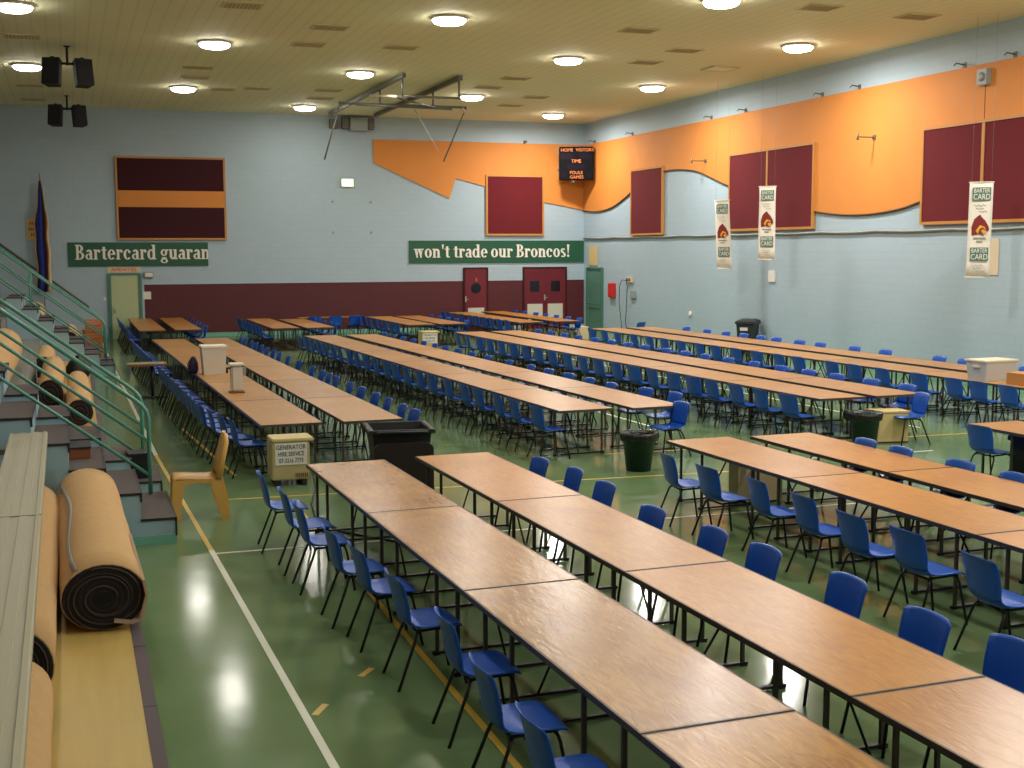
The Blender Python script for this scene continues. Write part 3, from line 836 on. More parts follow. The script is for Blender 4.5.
# hanging speakers ----------------------------------------------------------
def speakers(label, x, y):
    r = thing('hanging_speaker', label, 'speaker', (x, y, CZ))
    bb = B(); bb.lathe([(.08, -.02), (.08, 0)], seg=12); bb.tube([(0, 0, 0), (0, 0, -.46)], .03, 8); bb.obj('pole', 'speaker_black', r)
    bb = B(); bb.tube([(-.36, 0, -.42), (.36, 0, -.42)], .03, 8); bb.obj('cross_bar', 'speaker_black', r)
    for sx in (-1, 1):
        rm = Matrix.Translation((sx * .34, -.02, -.64)) @ Matrix.Rotation(sx * .35, 4, 'Z') @ Matrix.Rotation(-.18, 4, 'X')
        bb = B(); bb.prism([(-.16, .16), (.16, .16), (.21, -.16), (-.21, -.16)], 'z', -.32, .32)
        for v in bb.bm.verts: v.co = rm @ v.co
        cb = bb.obj('cabinet', 'speaker_black', r)
        bb = B(); bb.box((0, -.17, 0), (.36, .02, .58), bevel=.008)
        for v in bb.bm.verts: v.co = rm @ v.co
        bb.obj('grille', 'speaker_grille', cb)
        bb = B(); bb.tube([(sx * .34, 0, -.42), (sx * .34, 0, -.3), (sx * .34, .0, -.26)], .045, 8); bb.obj('clamp', 'speaker_black', cb)
speakers('pair of black loudspeakers on ceiling pole, the nearer and larger pair', .13, 32.77)
speakers('pair of black loudspeakers on ceiling pole, the farther pair by the back wall', .11, 43.1)

# ================================================================== TABLES
def make_table(L, Wd, top):
    r = thing('trestle_table', '', 'table')
    bb = B(); bb.box((0, 0, .716), (Wd - .012, L - .012, .022), bevel=.003); bb.obj('tabletop', top, r)
    bb = B()
    for s in (-1, 1):
        bb.box((s * (Wd / 2 - .008), 0, .708), (.016, L, .038)); bb.box((0, s * (L / 2 - .008), .708), (Wd - .032, .016, .038))
    bb.obj('edge_frame', 'table_steel', r)
    for e in (-1, 1):
        ys = (e * (L / 2 - .3), e * (L / 2 - .82))
        for y in ys:
            for s in (-1, 1):
                bb = B(); bb.box((s * (Wd / 2 - .06), y, .35), (.026, .026, .68)); bb.obj('leg', 'table_steel', r)
            bb = B(); bb.box((0, y, .02), (Wd - .04, .035, .02)); bb.box((-(Wd / 2 - .05), y, .005), (.05, .04, .01)); bb.box(((Wd / 2 - .05), y, .005), (.05, .04, .01)); bb.obj('foot_bar', 'black_metal', r)
        bb = B(); bb.box((0, (ys[0] + ys[1]) / 2, .678), (.03, .56, .025)); bb.box((0, ys[0], .678), (Wd - .1, .03, .025)); bb.box((0, ys[1], .678), (Wd - .1, .03, .025)); bb.obj('top_rail', 'black_metal', r)
        bb = B(); bb.tube([(0, ys[0], .03), (0, ys[1], .67)], .01, 6); bb.obj('brace', 'black_metal', r)
    return r
PROTO = {}
TGROUP = 'plywood trestle tables'
def table_line(x, y, theta, n, L, Wd, top, desc, far=False):
    """x, y: near-left corner (or far-left corner if far)"""
    u = Vector((-math.sin(theta), math.cos(theta), 0)); v = Vector((math.cos(theta), math.sin(theta), 0))
    o = Vector((x, y, 0))
    if far: o = o - u * L * n
    for i in range(n):
        c = o + u * (L * (i + .5)) + v * Wd / 2
        if n == 1: lab = 'plywood trestle table, ' + desc
        else: lab = 'plywood trestle table, %s from the near end, %s' % (ORD1[i] if i else 'first', desc)
        if (L, Wd, top) not in PROTO:
            t = make_table(L - .012, Wd, top); PROTO[(L, Wd, top)] = t
            t.location = c; t.rotation_euler = (0, 0, theta); t['label'] = lab; t['group'] = TGROUP
        else:
            dup(PROTO[(L, Wd, top)], c, theta, lab, TGROUP)
    return o, u, v
RW = {}
def row(key, *a, **k): RW[key] = (table_line(*a, **k), a)
row('A', 2.414, 13.81, .0195, 4, 2.80, .9, 'ply_front', 'left line of front centre pair', far=True)
row('B', 3.70, 13.90, .0195, 4, 2.80, .9, 'ply_orange', 'right line of front centre pair', far=True)
row('C', 6.972, 13.98, .0195, 3, 2.80, .9, 'ply_orange', 'left line of front right pair', far=True)
row('D', 8.142, 13.93, .0195, 3, 2.80, .9, 'ply_orange', 'right line of front right pair', far=True)
row('E', 11.48, 13.9, .0195, 1, 2.80, .9, 'ply_orange', 'at the right picture edge over a dark bin', far=True)
ML = 2.96
row('F', 2.38, 17.12, .0215, 6, ML, .87, 'ply_pale', 'left line of middle left pair')
row('G', 3.53, 17.10, .0225, 6, ML, .87, 'ply_pale', 'right line of middle left pair')
row('H', 6.78, 17.10, .038, 6, ML, .9, 'ply_pale', 'left line of middle centre pair')
row('I', 7.95, 17.03, .038, 6, ML, .88, 'ply_pale', 'right line of middle centre pair')
row('J', 11.21, 17.01, .042, 6, ML, .9, 'ply_pale', 'left line of middle right pair')
row('K', 12.30, 17.04, .040, 6, ML, .95, 'ply_pale', 'right line of middle right pair')
row('L', 15.36, 17.1, .032, 6, ML, .95, 'ply_pale', 'left line of pair along right wall')
row('M', 16.60, 17.1, .032, 6, ML, .9, 'ply_pale', 'right line of pair along right wall')
row('N', 1.88, 38.8, .003, 3, 2.4, .78, 'ply_orange', 'left line of pair by pale green door')
row('NN', 2.93, 38.85, .003, 3, 2.4, .8, 'ply_orange', 'right line of pair by pale green door')
row('O', 5.79, 38.5, .012, 2, 2.9, .84, 'ply_orange', 'left line of far pair, second from left')
row('OO', 6.82, 38.4, .012, 2, 2.6, .9, 'ply_orange', 'right line of far pair, second from left')
row('Q', 10.12, 38.65, .03, 2, 2.7, .93, 'ply_orange', 'left line of far pair, third from left')
row('QQ', 11.22, 38.75, .03, 2, 2.7, .93, 'ply_orange', 'right line of far pair, third from left')
row('R', 13.85, 38.55, .05, 3, 2.45, .9, 'ply_orange', 'left line of far pair before maroon doors')
row('RR', 15.2, 38.7, .03, 3, 2.45, .9, 'ply_orange', 'right line of far pair before maroon doors')
t = dup(PROTO[(2.4, .78, 'ply_orange')], (8.75, 44.25, 0), PI / 2, 'plywood trestle table standing crosswise in front of the back wall', TGROUP)

# small pedestal table
r = thing('pedestal_table', 'small green-topped table on one dark post among the left blue chairs', 'table', (1.45, 27.35, 0))
b = B(); b.box((0, 0, .735), (.78, .6, .02), bevel=.004); b.obj('tabletop', 'green_top', r)
b = B()
for s in (-1, 1): b.box((s * .39, 0, .73), (.02, .62, .045)); b.box((0, s * .3, .73), (.76, .02, .045))
b.obj('edge_trim', 'wood_brown', r)
b = B(); b.tube([(.1, 0, .03), (.1, 0, .72)], .035, 8); b.obj('post', 'nosing', r)
b = B(); b.box((.1, 0, .02), (.6, .08, .04)); b.box((.1, 0, .02), (.08, .5, .04)); b.obj('foot', 'nosing', r)

# ================================================================== CHAIRS
def make_chair():
    """faces +Y"""
    r = thing('stacking_chair', '', 'chair')
    prof_s = [(.226, .428), (.215, .44), (.17, .447), (.08, .443), (-.02, .432), (-.1, .428), (-.16, .44), (-.195, .474)]
    prof_b = [(-.195, .474), (-.212, .52), (-.222, .58), (-.236, .65), (-.254, .73), (-.27, .785), (-.28, .805), (-.29, .812)]
    def surf(prof, hw, cup):
        rows = []
        for (y, z), w, c in zip(prof, hw, cup):
            row = []
            for j in range(9):
                u = -1 + 2 * j / 8.0
                row.append((u * w, y + c[0] * u * u, z + c[1] * u ** 4))
            rows.append(row)
        return rows
    hs = [.2, .218, .228, .23, .226, .22, .213, .21]
    cs = [(-.01, -.004), (-.012, .0), (-.005, .006), (0, .014), (0, .02), (.01, .028), (.02, .03), (.03, .02)]
    hb = [.21, .21, .214, .22, .224, .224, .216, .2]
    cb = [(.03, .02), (.04, .0), (.045, 0), (.045, 0), (.042, 0), (.04, -.002), (.037, -.009), (.036, -.012)]
    bb = B(); bb.shell(surf(prof_s, hs, cs), -.008); bb.obj('seat', 'chair_blue', r)
    bb = B(); bb.shell(surf(prof_b, hb, cb), -.008); bb.obj('backrest', 'chair_blue', r)
    bb = B()
    for s in (-1, 1): bb.tube([(s * .15, .17, .415), (s * .15, -.12, .405)], .011, 6)
    bb.tube([(-.17, .15, .408), (.17, .15, .408)], .011, 6); bb.tube([(-.17, -.11, .4), (.17, -.11, .4)], .011, 6)
    bb.obj('seat_frame', 'black_metal', r)
    for s in (-1, 1):
        bb = B(); bb.tube([(s * .13, .15, .408), (s * .17, .16, .395), (s * .185, .17, .36), (s * .215, .235, .0)], .0115, 6); bb.obj('leg', 'black_metal', r)
        bb = B(); bb.tube([(s * .13, -.11, .4), (s * .17, -.12, .387), (s * .185, -.135, .35), (s * .215, -.27, .0)], .0115, 6); bb.obj('leg', 'black_metal', r)
    return r
chair0 = None
CG = 'blue stacking chairs at the trestle tables'
nchair = 0
def chair(x, y, rz, lab):
    global chair0, nchair
    nchair += 1
    if chair0 is None:
        chair0 = make_chair(); chair0.location = (x, y, 0); chair0.rotation_euler = (0, 0, rz); chair0['label'] = lab; chair0['group'] = CG
    else:
        dup(chair0, (x, y, 0), rz, lab, CG)
def chair_side(key, side, ys, off, desc, jit=.06, pts=None):
    """off: distance from table edge out to the back-top of the chair"""
    (o, u, v), a = RW[key]
    Wd = a[5]
    for i, yy in enumerate(ys):
        t = (yy - o.y) / u.y
        base = o + u * t + (v * Wd if side > 0 else v * 0)
        dd = off[i] if isinstance(off, list) else off
        p = base + v * side * (dd - .28)
        rz = (PI / 2 if side > 0 else -PI / 2) + a[2] + random.uniform(-jit, jit)
        lab = 'blue plastic chair, %s from the near end, %s' % (ORD1[i], desc)
        if len(ys) == 1: lab = 'blue plastic chair, ' + desc
        chair(p.x, p.y + random.uniform(-.03, .03) * (jit > 0), rz, lab)
def steps(a, b_, d, j=.06):
    out = []; y = a
    while y < b_:
        out.append(y + random.uniform(-j, j)); y += d
    return out
# front
for i, (x, y) in enumerate([(1.76, 13.09), (1.83, 12.12), (1.85, 11.39), (1.92, 10.3), (2.0, 9.62), (2.07, 8.67), (2.13, 7.57), (2.06, 6.6), (2.05, 5.77)][::-1]):
    chair(x + .28, y - .11, -PI / 2 + random.uniform(-.05, .05), 'blue plastic chair, %s from the near end, left side of front centre tables' % ORD1[i])
for i, (x, y) in enumerate([(4.92, 12.93), (5.03, 12.2), (5.01, 11.34), (4.93, 10.09), (5.03, 9.16), (5.1, 8.46), (5.18, 7.48), (5.14, 6.56), (5.26, 5.89)][::-1]):
    chair(x - .31, y - .14, PI / 2 + random.uniform(-.06, .06), 'blue plastic chair, %s from the near end, right side of front centre tables' % ORD1[i])
for i, (x, y) in enumerate([(6.33, 12.69), (6.36, 11.84), (6.48, 10.98), (6.46, 10.1), (6.4, 9.25), (6.46, 8.55), (6.41, 7.59)][::-1]):
    chair(x + .23, y - .06, -PI / 2 + random.uniform(-.1, .1), 'blue plastic chair, %s from the near end, left side of front right tables' % ORD1[i])
for i, y in enumerate([10.44, 11.26, 12.29, 12.96]):
    chair(9.14 - .28 - (y - 11) * .0195, y - .22, PI / 2 + random.uniform(-.05, .05), 'blue plastic chair, %s from the near end, right side of front right tables' % ORD1[i])
chair(11.14 + .28, 13.3, -PI / 2 + .08, 'lone blue plastic chair left of the table over a dark bin')
# middle band
fl = [y for y in steps(17.4, 34.3, .64) if not 26.5 < y < 28.2]
chair_side('F', -1, fl, [.4 + .2 * min(1, k / 3) for k in range(40)], 'left side of middle left tables')
chair_side('G', 1, [17.39, 18.07, 18.88, 19.62, 20.57, 21.43, 22.51, 23.14, 23.76, 24.65, 26.0, 27.2, 28.27] + steps(29.1, 34.3, .8), .3, 'right side of middle left tables')
chair_side('H', -1, [17.3, 18.2, 18.9, 19.84, 20.56, 21.45, 22.4] + steps(23.2, 34.3, .78), .36, 'left side of middle centre tables')
chair(8.45, 16.85, PI / 2 + .1, 'blue plastic chair off the near right corner of middle centre tables')
chair_side('I', 1, [18.01, 18.74, 19.71, 20.6, 21.5, 22.47, 23.36, 24.58, 25.86, 26.85] + steps(27.8, 34.3, .9), [.42, .3] + [.12] * 30, 'right side of middle centre tables')
chair_side('J', -1, [17.25, 18.05, 18.8, 19.6, 20.3, 21.0, 21.83, 22.67, 23.4, 24.22] + steps(25.0, 34.0, .82), .5, 'left side of middle right tables', .14)
chair(12.6, 16.6, PI / 2 - .12, 'blue plastic chair off the near right corner of middle right tables')
chair_side('K', 1, steps(17.7, 34.0, .95), .24, 'right side of middle right tables')
chair_side('L', -1, [17.06, 17.75, 18.4, 19.32, 20.36, 21.26, 22.01, 23.2, 23.95, 24.87, 25.75, 26.72, 27.5] + steps(28.4, 34.2, .9), .5, 'left side of tables along right wall')
chair_side('M', 1, [18.5, 19.6, 21.33, 22.15, 23.93, 25.07, 26.47, 27.38, 28.4, 29.15, 30.03, 30.93, 32.0, 33.2], .3, 'right side of tables along right wall')
# far band
chair_side('N', -1, steps(38.9, 45.4, .8), .4, 'left side of tables by pale green door')
chair_side('NN', 1, steps(39.2, 45.2, 1.0), .2, 'right side of tables by pale green door')
chair_side('O', -1, steps(38.7, 44.2, .7), .4, 'left side of second far tables')
chair_side('OO', 1, steps(39.0, 43.4, .9), .2, 'right side of second far tables')
chair_side('Q', -1, steps(38.8, 43.8, .7), .4, 'left side of third far tables')
chair_side('QQ', 1, steps(39.2, 43.8, .95), .15, 'right side of third far tables')
chair_side('R', -1, steps(38.7, 45.6, .72), .42, 'left side of tables before maroon doors')
chair_side('RR', 1, steps(39.0, 45.4, 1.0), .18, 'right side of tables before maroon doors')
for i, x in enumerate((8.0, 8.7, 9.4)):
    chair(x, 43.5, random.uniform(-.1, .1), 'blue plastic chair, %s from left, at the crosswise table by back wall' % ORD1[i])
chair(16.95, 36.2, .5, 'blue plastic chair alone by the far end of right wall tables')

# ================================================================== BINS, BOXES
def bin_body(bb, wb, lb, wt, lt, h, th=.02):
    def ring(w, l, z): return [(-w / 2, -l / 2, z), (w / 2, -l / 2, z), (w / 2, l / 2, z), (-w / 2, l / 2, z)]
    bb.loft([ring(wb, lb, .06), ring(wt, lt, h), ring(wt - 2 * th, lt - 2 * th, h), ring(wb - 2 * th, lb - 2 * th, .12)], caps=True)
def wheelie(label, loc, rotz, body, lid, is_open, sc=1.0):
    r = thing('wheelie_bin', label, 'bin', loc, rotz)
    r.scale = (sc, sc, sc)
    bb = B(); bin_body(bb, .46, .5, .58, .7, 1.0); bb.obj('body', body, r)
    bb = B()
    for s in (-1, 1): bb.box((s * .3, 0, .985), (.05, .78, .06), bevel=.008); bb.box((0, s * .365, .985), (.55, .05, .06), bevel=.008)
    bb.obj('rim', body, r)
    bb = B()
    for s in (-1, 1): bb.tube([(s * .25, .33, .1), (s * .3, .33, .1)], .1, 16)
    for w in (-1, 1):
        q = B(); q.tube([(w * .25, .3, .1), (w * .31, .3, .1)], .1, 18); q.obj('wheel', 'rubber', r)
    bb.bm.free()
    bb = B(); bb.tube([(-.25, .3, .1), (.25, .3, .1)], .015, 6); bb.obj('axle', 'rubber', r)
    bb = B(); bb.tube([(-.24, .36, .97), (-.24, .43, .99), (.24, .43, .99), (.24, .36, .97)], .017, 8); bb.obj('handle', body, r)
    if is_open:
        pts = []
        w, h, rad = .29, .86, .09
        for cx, cz, a0 in ((w - rad, -h + rad, -90), (w - rad, -.12 - rad, 0), (-w + rad, -.12 - rad, 90), (-w + rad, -h + rad, 180)):
            rr = rad
            for k in range(5): a = math.radians(a0 + k * 22.5); pts.append((cx + rr * math.cos(a), cz + rr * math.sin(a)))
        bb = B(); bb.prism([(u, v + .97) for u, v in pts], 'y', .455, .5); bb.obj('lid', lid, r)
        bb = B(); bb.lathe([(.0, 0), (.2, .02), (.24, .1), (.16, .2), (.05, .24), (0, .24)], (0, -.05, .62), 12, jit=.02); bb.obj('rubbish', 'liner', r)
    else:
        bb = B(); bb.loft([[(-.31, -.39, 1.015), (.31, -.39, 1.015), (.31, .4, 1.015), (-.31, .4, 1.015)], [(-.3, -.38, 1.05), (.3, -.38, 1.05), (.3, .39, 1.06), (-.3, .39, 1.06)], [(-.2, -.25, 1.09), (.2, -.25, 1.09), (.2, .28, 1.1), (-.2, .28, 1.1)]]); bb.obj('lid', lid, r)
        bb = B(); bb.box((-.05, -.325, .8), (.24, .02, .1), rot=Matrix.Rotation(.1, 4, 'X')); bb.obj('sticker', 'paper', r)
    return r
wb = wheelie('large open black wheelie bin with lid hanging down, behind the front centre tables', (3.86, 15.3, 0), PI - .12, 'bin_black', 'bin_lid', True, 1.0)
wb.scale = (1.28, 1.05, .88)
wheelie('dark grey wheelie bin with white sticker standing against the right wall', (18.93, 32.6, 0), -.75, 'bin_wallgrey', 'bin_black', False, .95)
wheelie('dark bin under the table at the right picture edge', (11.95, 13.15, 0), .3, 'bin_black', 'bin_black', False, .6)

def tub(label, x, y, rot):
    r = thing('rubbish_bin', label, 'bin', (x, y, 0), rot)
    bb = B(); bb.lathe([(.165, 0), (.175, .0), (.235, .5), (.25, .5), (.25, .53), (.225, .53), (.16, .05), (0.0, .04)], seg=24); bb.obj('tub', 'bin_green', r)
    bb = B(); bb.lathe([(.2, .3), (.215, .5), (.24, .545), (.265, .55), (.272, .5), (.262, .44), (.252, .42)], seg=36, jit=.008); bb.obj('bin_liner', 'liner', r)
    bb = B(); bb.lathe([(0, .38), (.05, .4), (.08, .47), (.07, .53), (.03, .56), (0, .565)], (.27, 0, 0), 10, jit=.015); bb.obj('liner_knot', 'liner', r)
tub('green tub with black liner beside the near end of middle centre tables', 7.5, 15.88, .2)
tub('green tub with black liner in front of a pale board box', 11.78, 16.6, 2.2)
r = thing('board_box', 'pale wooden box standing behind the right green tub', 'box', (12.42, 16.9, 0), -.15)
b = B(); b.box((0, 0, .25), (.54, .4, .46), bevel=.006); b.obj('carcass', 'ply_board', r)
b = B(); b.box((0, 0, .5), (.56, .42, .03), bevel=.004); b.obj('lid', 'ply_board', r)
b = B(); b.box((0, 0, .005), (.58, .38, .01)); b.obj('base', 'nosing', r)
r = thing('board_box', 'small pale box on the floor by the far end of middle right tables', 'box', (16.72, 40.2, 0), .1)
b = B(); b.box((0, 0, .22), (.42, .4, .44), bevel=.006); b.obj('carcass', 'card', r)
b = B(); b.box((-.25, 0, .35), (.12, .2, .16), bevel=.01); b.obj('side_pocket', 'paper', r)

def generator(label, x, y, rot, wd=.5):
    r = thing('generator_box', label, 'generator', (x, y, 0), rot)
    bb = B(); bb.box((0, 0, .335), (wd, .46, .51), bevel=.012); bb.obj('cabinet', 'gen_cream', r)
    bb = B(); bb.box((.03, 0, .612), (wd + .06, .48, .045), bevel=.012); bb.obj('top_cover', 'gen_top', r)
    bb = B()
    for s in (-1, 1): bb.box((s * .17, 0, .04), (.06, .5, .08))
    bb.obj('skid', 'nosing', r)
    bb = B(); bb.box((.0, -.236, .43), (.42, .008, .29)); s = bb.obj('sign_plate', 'paper', r)
    for tx, z in (('GENERATOR', .52), ('HIRE SERVICE', .43), ('07-3216 7773', .34)):
        text_mesh('lettering', tx, .085, 'sign_ink', s, (.0, -.241, z), (PI / 2, 0, 0), .8 if len(tx) < 10 else .68, .003)
    bb = B()
    for k in range(7): bb.box((.06 + k * .025, -.234, .14), (.012, .01, .06))
    bb.obj('vent_slots', 'wood_brown', r)
    return r
generator('cream generator box with hire sign near the front left chairs', 2.67, 16.62, .0)
generator('cream generator box with white sign between the far tables', 10.28, 36.9, .0)
# generator cable
b = B(); b.tube([(2.95, 16.4, .2), (2.92, 16.0, .02), (2.7, 15.1, .012), (2.6, 14.3, .012), (2.75, 13.4, .012), (3.3, 12.6, .012), (3.42, 11.4, .012), (3.5, 9.0, .012)], .012, 6)
tag(b.obj('power_cable', 'cable'), 'black power cable running from the generator box under front centre tables', 'cable')
# folded board + dark panel under front right table
r = thing('wooden_case', 'brown wooden case on the floor under the front right tables', 'case', (7.9, 13.35, 0), .05)
b = B(); b.box((0, 0, .28), (.66, .2, .52), bevel=.008); b.obj('case_body', 'card', r)
b = B(); b.box((0, 0, .55), (.68, .22, .03), bevel=.005); b.obj('lid', 'wood_brown', r)
b = B(); b.box((0, 0, .01), (.6, .18, .02)); b.obj('base', 'nosing', r)
# things on the tables
r = thing('storage_box', 'white box with a pale lid on the middle left table', 'box', (2.56, 24.72, .727), .02)
b = B(); b.loft([[(-.2, -.18, 0), (.2, -.18, 0), (.2, .18, 0), (-.2, .18, 0)], [(-.235, -.21, .52), (.235, -.21, .52), (.235, .21, .52), (-.235, .21, .52)]]); b.obj('box_body', 'box_white', r)
b = B(); b.box((0, 0, .54), (.5, .45, .045), bevel=.01); b.obj('lid', 'box_lid', r)
r = thing('backpack', 'dark purple bag slumped against the white box on the table', 'bag', (2.2, 24.95, .727))
b = B(); b.lathe([(.0, 0), (.1, .0), (.13, .08), (.12, .2), (.08, .29), (.03, .33), (0, .335)], seg=16, sx=.75, sy=1.1); b.obj('bag_body', 'bag_purple', r)
b = B(); b.tube([(-.09, -.06, .1), (-.12, -.1, .18), (-.07, -.06, .27)], .012, 6); b.obj('strap', 'nosing', r)
r = thing('water_urn', 'tall pale metal urn on the middle left table', 'urn', (2.58, 21.3, .727))
b = B(); b.box((0, 0, .24), (.2, .2, .44), bevel=.03); b.obj('urn_body', 'box_white', r)
b = B(); b.box((0, 0, .48), (.25, .23, .04), bevel=.012); b.obj('lid', 'box_lid', r)
b = B(); b.tube([(-.1, -.06, .42), (-.16, -.06, .42), (-.16, -.06, .34)], .02, 8); b.obj('tap', 'nosing', r)
b = B(); b.box((.13, -.02, .36), (.05, .1, .14), bevel=.01); b.obj('side_handle', 'pipe_grey', r)
b = B(); b.box((0, 0, .012), (.25, .25, .024), bevel=.005); b.obj('base', 'wood_brown', r)
r = thing('plastic_crate', 'clear plastic crate with cream lid on table by right wall', 'crate', (15.78, 18.45, .727), .1)
b = B(); b.loft([[(-.34, -.22, 0), (.34, -.22, 0), (.34, .22, 0), (-.34, .22, 0)], [(-.38, -.25, .34), (.38, -.25, .34), (.38, .25, .34), (-.38, .25, .34)]]); b.obj('tub', 'crate_clear', r)
b = B(); b.box((0, 0, .36), (.8, .54, .04), bevel=.01); b.obj('lid', 'crate_cream', r)
for s in (-1, 1):
    b = B(); b.box((s * .385, 0, .26), (.04, .16, .05), bevel=.008); b.obj('clip', 'crate_cream', r)
r = thing('cardboard_box', 'orange brown carton on table at the right picture edge', 'box', (15.78, 17.6, .727), .05)
b = B(); b.box((0, 0, .1), (.46, .4, .2), bevel=.004); b.obj('carton', 'carton_brown', r)
for s in (-1, 1):
    b = B(); b.box((s * .115, 0, .204), (.22, .4, .006)); b.obj('flap', 'carton_brown', r)
# pink cloth under front table
b = B(); b.lathe([(0, 0), (.12, 0), (.1, .1), (.05, .2), (.02, .3), (0, .31)], (4.02, 6.35, 0), 10, jit=.02)
tag(b.obj('traffic_cone', 'pink'), 'small pink cone on the floor under the front centre tables', 'cone')

# ochre monobloc chair (faces -x)
r = thing('garden_chair', 'ochre moulded plastic chair standing alone on the court line', 'chair', (1.31, 14.85, 0), -.02)
k = 1.15
def sh(rows): return [[(x * k, y * k, z * k) for x, y, z in row] for row in rows]
b = B(); b.shell(sh([[(x, -.2 + .4 * j / 6, z - .012 * math.cos((j - 3) / 3 * PI / 2)) for j in range(7)] for x, z in ((-.25, .405), (-.24, .43), (-.2, .44), (-.1, .435), (.0, .425), (.1, .42), (.2, .425))]), -.014); b.obj('seat', 'plastic_ochre', r)
b = B()
rows = []
for i in range(9):
    t = i / 8
    hw = .2 - .02 * t - (.09 * max(0, t - .8) / .2)
    rows.append([(.2 + .085 * t + .02 * (abs(j - 3) / 3) ** 2 * -1, -hw + 2 * hw * j / 6, .42 + .43 * t) for j in range(7)])
b.shell(sh(rows), -.016); bk = b.obj('backrest', 'plastic_ochre', r)
b = B()
for s in (-1, 1): b.tube([(x * k, s * y * k, z * k) for x, y, z in ((.2, .2, .42), (.245, .19, .62), (.285, .175, .78), (.29, .1, .85))], [.036 * k, .032 * k, .028 * k, .022 * k], 8)
b.obj('back_rim', 'plastic_ochre', bk)
for s in (-1, 1):
    for (xt0, xt1, xb0, xb1) in ((-.25, -.11, -.265, -.18), (.11, .245, .225, .305)):
        b = B(); y0, y1 = s * .205, s * .17
        def sec(x0, x1, z, sp): return [(x0 * k, (y0 + s * sp) * k, z * k), (x1 * k, (y0 + s * sp) * k, z * k), (x1 * k, (y1 + s * sp) * k, z * k), (x0 * k, (y1 + s * sp) * k, z * k)]
        mid = lambda a, c, t: a + (c - a) * t
        b.loft([sec(mid(xt0, xb0, t), mid(xt1, xb1, 1 - (1 - t) ** 2), .42 * (1 - t), .02 * t) for t in (0, .2, .4, .7, 1.0)]); b.obj('leg', 'plastic_ochre', r)
    b = B(); b.prism([(x * k, z * k) for x, z in ((-.2, .42), (.2, .42), (.2, .34), (.13, .37), (0, .385), (-.1, .37), (-.18, .33))], 'y', s * .2 * k, s * .18 * k); b.obj('apron', 'plastic_ochre', r)

# ================================================================== BLEACHERS
NOSE = .37
tiers = [(NOSE, -.75, .40), (-.75, -1.5, .96)]
for i in range(9):
    tiers.append((-1.5 - .74 * i, -1.5 - .74 * (i + 1), 1.52 + .56 * i))
Y0, Y1 = -3.0, 45.4
b = B()
for x0, x1, z in tiers:
    if z > 6: break
    b.box(((x0 + x1) / 2, (Y0 + Y1) / 2, z / 2), (x0 - x1, Y1 - Y0, z))
bl = struct('bleacher', b, 'tier_grey')
# timber seat deck along the lowest tier, dark edge strip
for ya, yb, in ((Y0, 13.5), (17.0, 32.5), (35.3, 45.3)):
    bb = B(); bb.box((-.17, (ya + yb) / 2, .406), (.98, yb - ya, .012)); struct('deck_plank', bb, 'plank', bl)
    bb = B(); bb.box((NOSE - .02, (ya + yb) / 2, .4), (.075, yb - ya, .03)); bb.box((NOSE + .012, (ya + yb) / 2, .2), (.02, yb - ya, .4)); struct('deck_edge', bb, 'plank_side', bl)
    k = ya + .9
    bb = B()
    while k < yb:
        bb.box((NOSE - .02, k, .4), (.078, .01, .032)); k += 1.2
    struct('deck_joint', bb, 'nosing', bl)
def flight(y0, y1):
    n = 7
    bb = B()
    for i in range(n): bb.box((.96 - .35 * i - .175, (y0 + y1) / 2, (.285 * (i + 1) - .02) / 2), (.35, y1 - y0, .285 * (i + 1) - .02))
    f = struct('stair_flight', bb, 'bleacher_blue', bl)
    for i in range(n):
        x1 = .96 - .35 * i; z = .285 * (i + 1)
        bb = B(); bb.box((x1 - .175, (y0 + y1) / 2, z - .01), (.35, y1 - y0 + .01, .02)); struct('stair_tread', bb, 'tread', f)
        bb = B(); bb.box((x1 + .006, (y0 + y1) / 2, z - .02), (.024, y1 - y0 + .014, .044)); bb.box((x1 - .175, y0 - .006, z - .012), (.36, .014, .026)); bb.box((x1 + .008, y0 - .004, z - .1 if i == 0 else z - .05), (.02, .02, .2 if i == 0 else .1)); struct('stair_nosing', bb, 'nosing', f)
    bb = B(); bb.box((.29, y0 - .004, .05), (1.35, .012, .1)); bb.box((.965, (y0 + y1) / 2, .05), (.012, y1 - y0, .1)); struct('stair_skirting', bb, 'mint', f)
flight(13.56, 15.08); flight(15.8, 16.95); flight(32.6, 33.6); flight(34.2, 35.2)
def handrail(label, y):
    r = thing('handrail', label, 'handrail', (.79, y, .285), 0, 'green tube handrails on the bleacher stairs')
    sl = .765
    def z(dx, h): return h - dx * sl                  # dx is negative going up
    X = -3.6
    tops = [(0, 0, .0), (0, 0, .9), (-.02, 0, .98), (-.07, 0, 1.05), (-.15, 0, 1.12)]
    tops += [(dx, 0, 1.12 - (dx + .15) * sl) for dx in (-1.0, -2.0, -3.0, X)]
    bb = B(); bb.tube(tops, .024, 10); bb.obj('top_rail', 'mint_rail', r)
    for h in (.64, .24):
        bb = B(); bb.tube([(0, 0, h - .02), (X, 0, h - .02 - X * sl)], .02, 10); bb.obj('lower_rail', 'mint_rail', r)
    for dx in (-1.75, X):
        bb = B(); bb.tube([(dx, 0, 1.12 - (dx + .15) * sl - .02), (dx, 0, 1.12 - (dx + .15) * sl - 1.2)], .022, 8); bb.obj('post', 'mint_rail', r)
handrail('green tube handrail on the bleacher stairs, nearest to the camera', 14.95)
handrail('green tube handrail on the bleacher stairs, second nearest', 16.4)
handrail('green tube handrail on the bleacher stairs, third, beyond the carpet rolls', 33.4)
handrail('green tube handrail on the bleacher stairs, farthest of the four', 34.8)

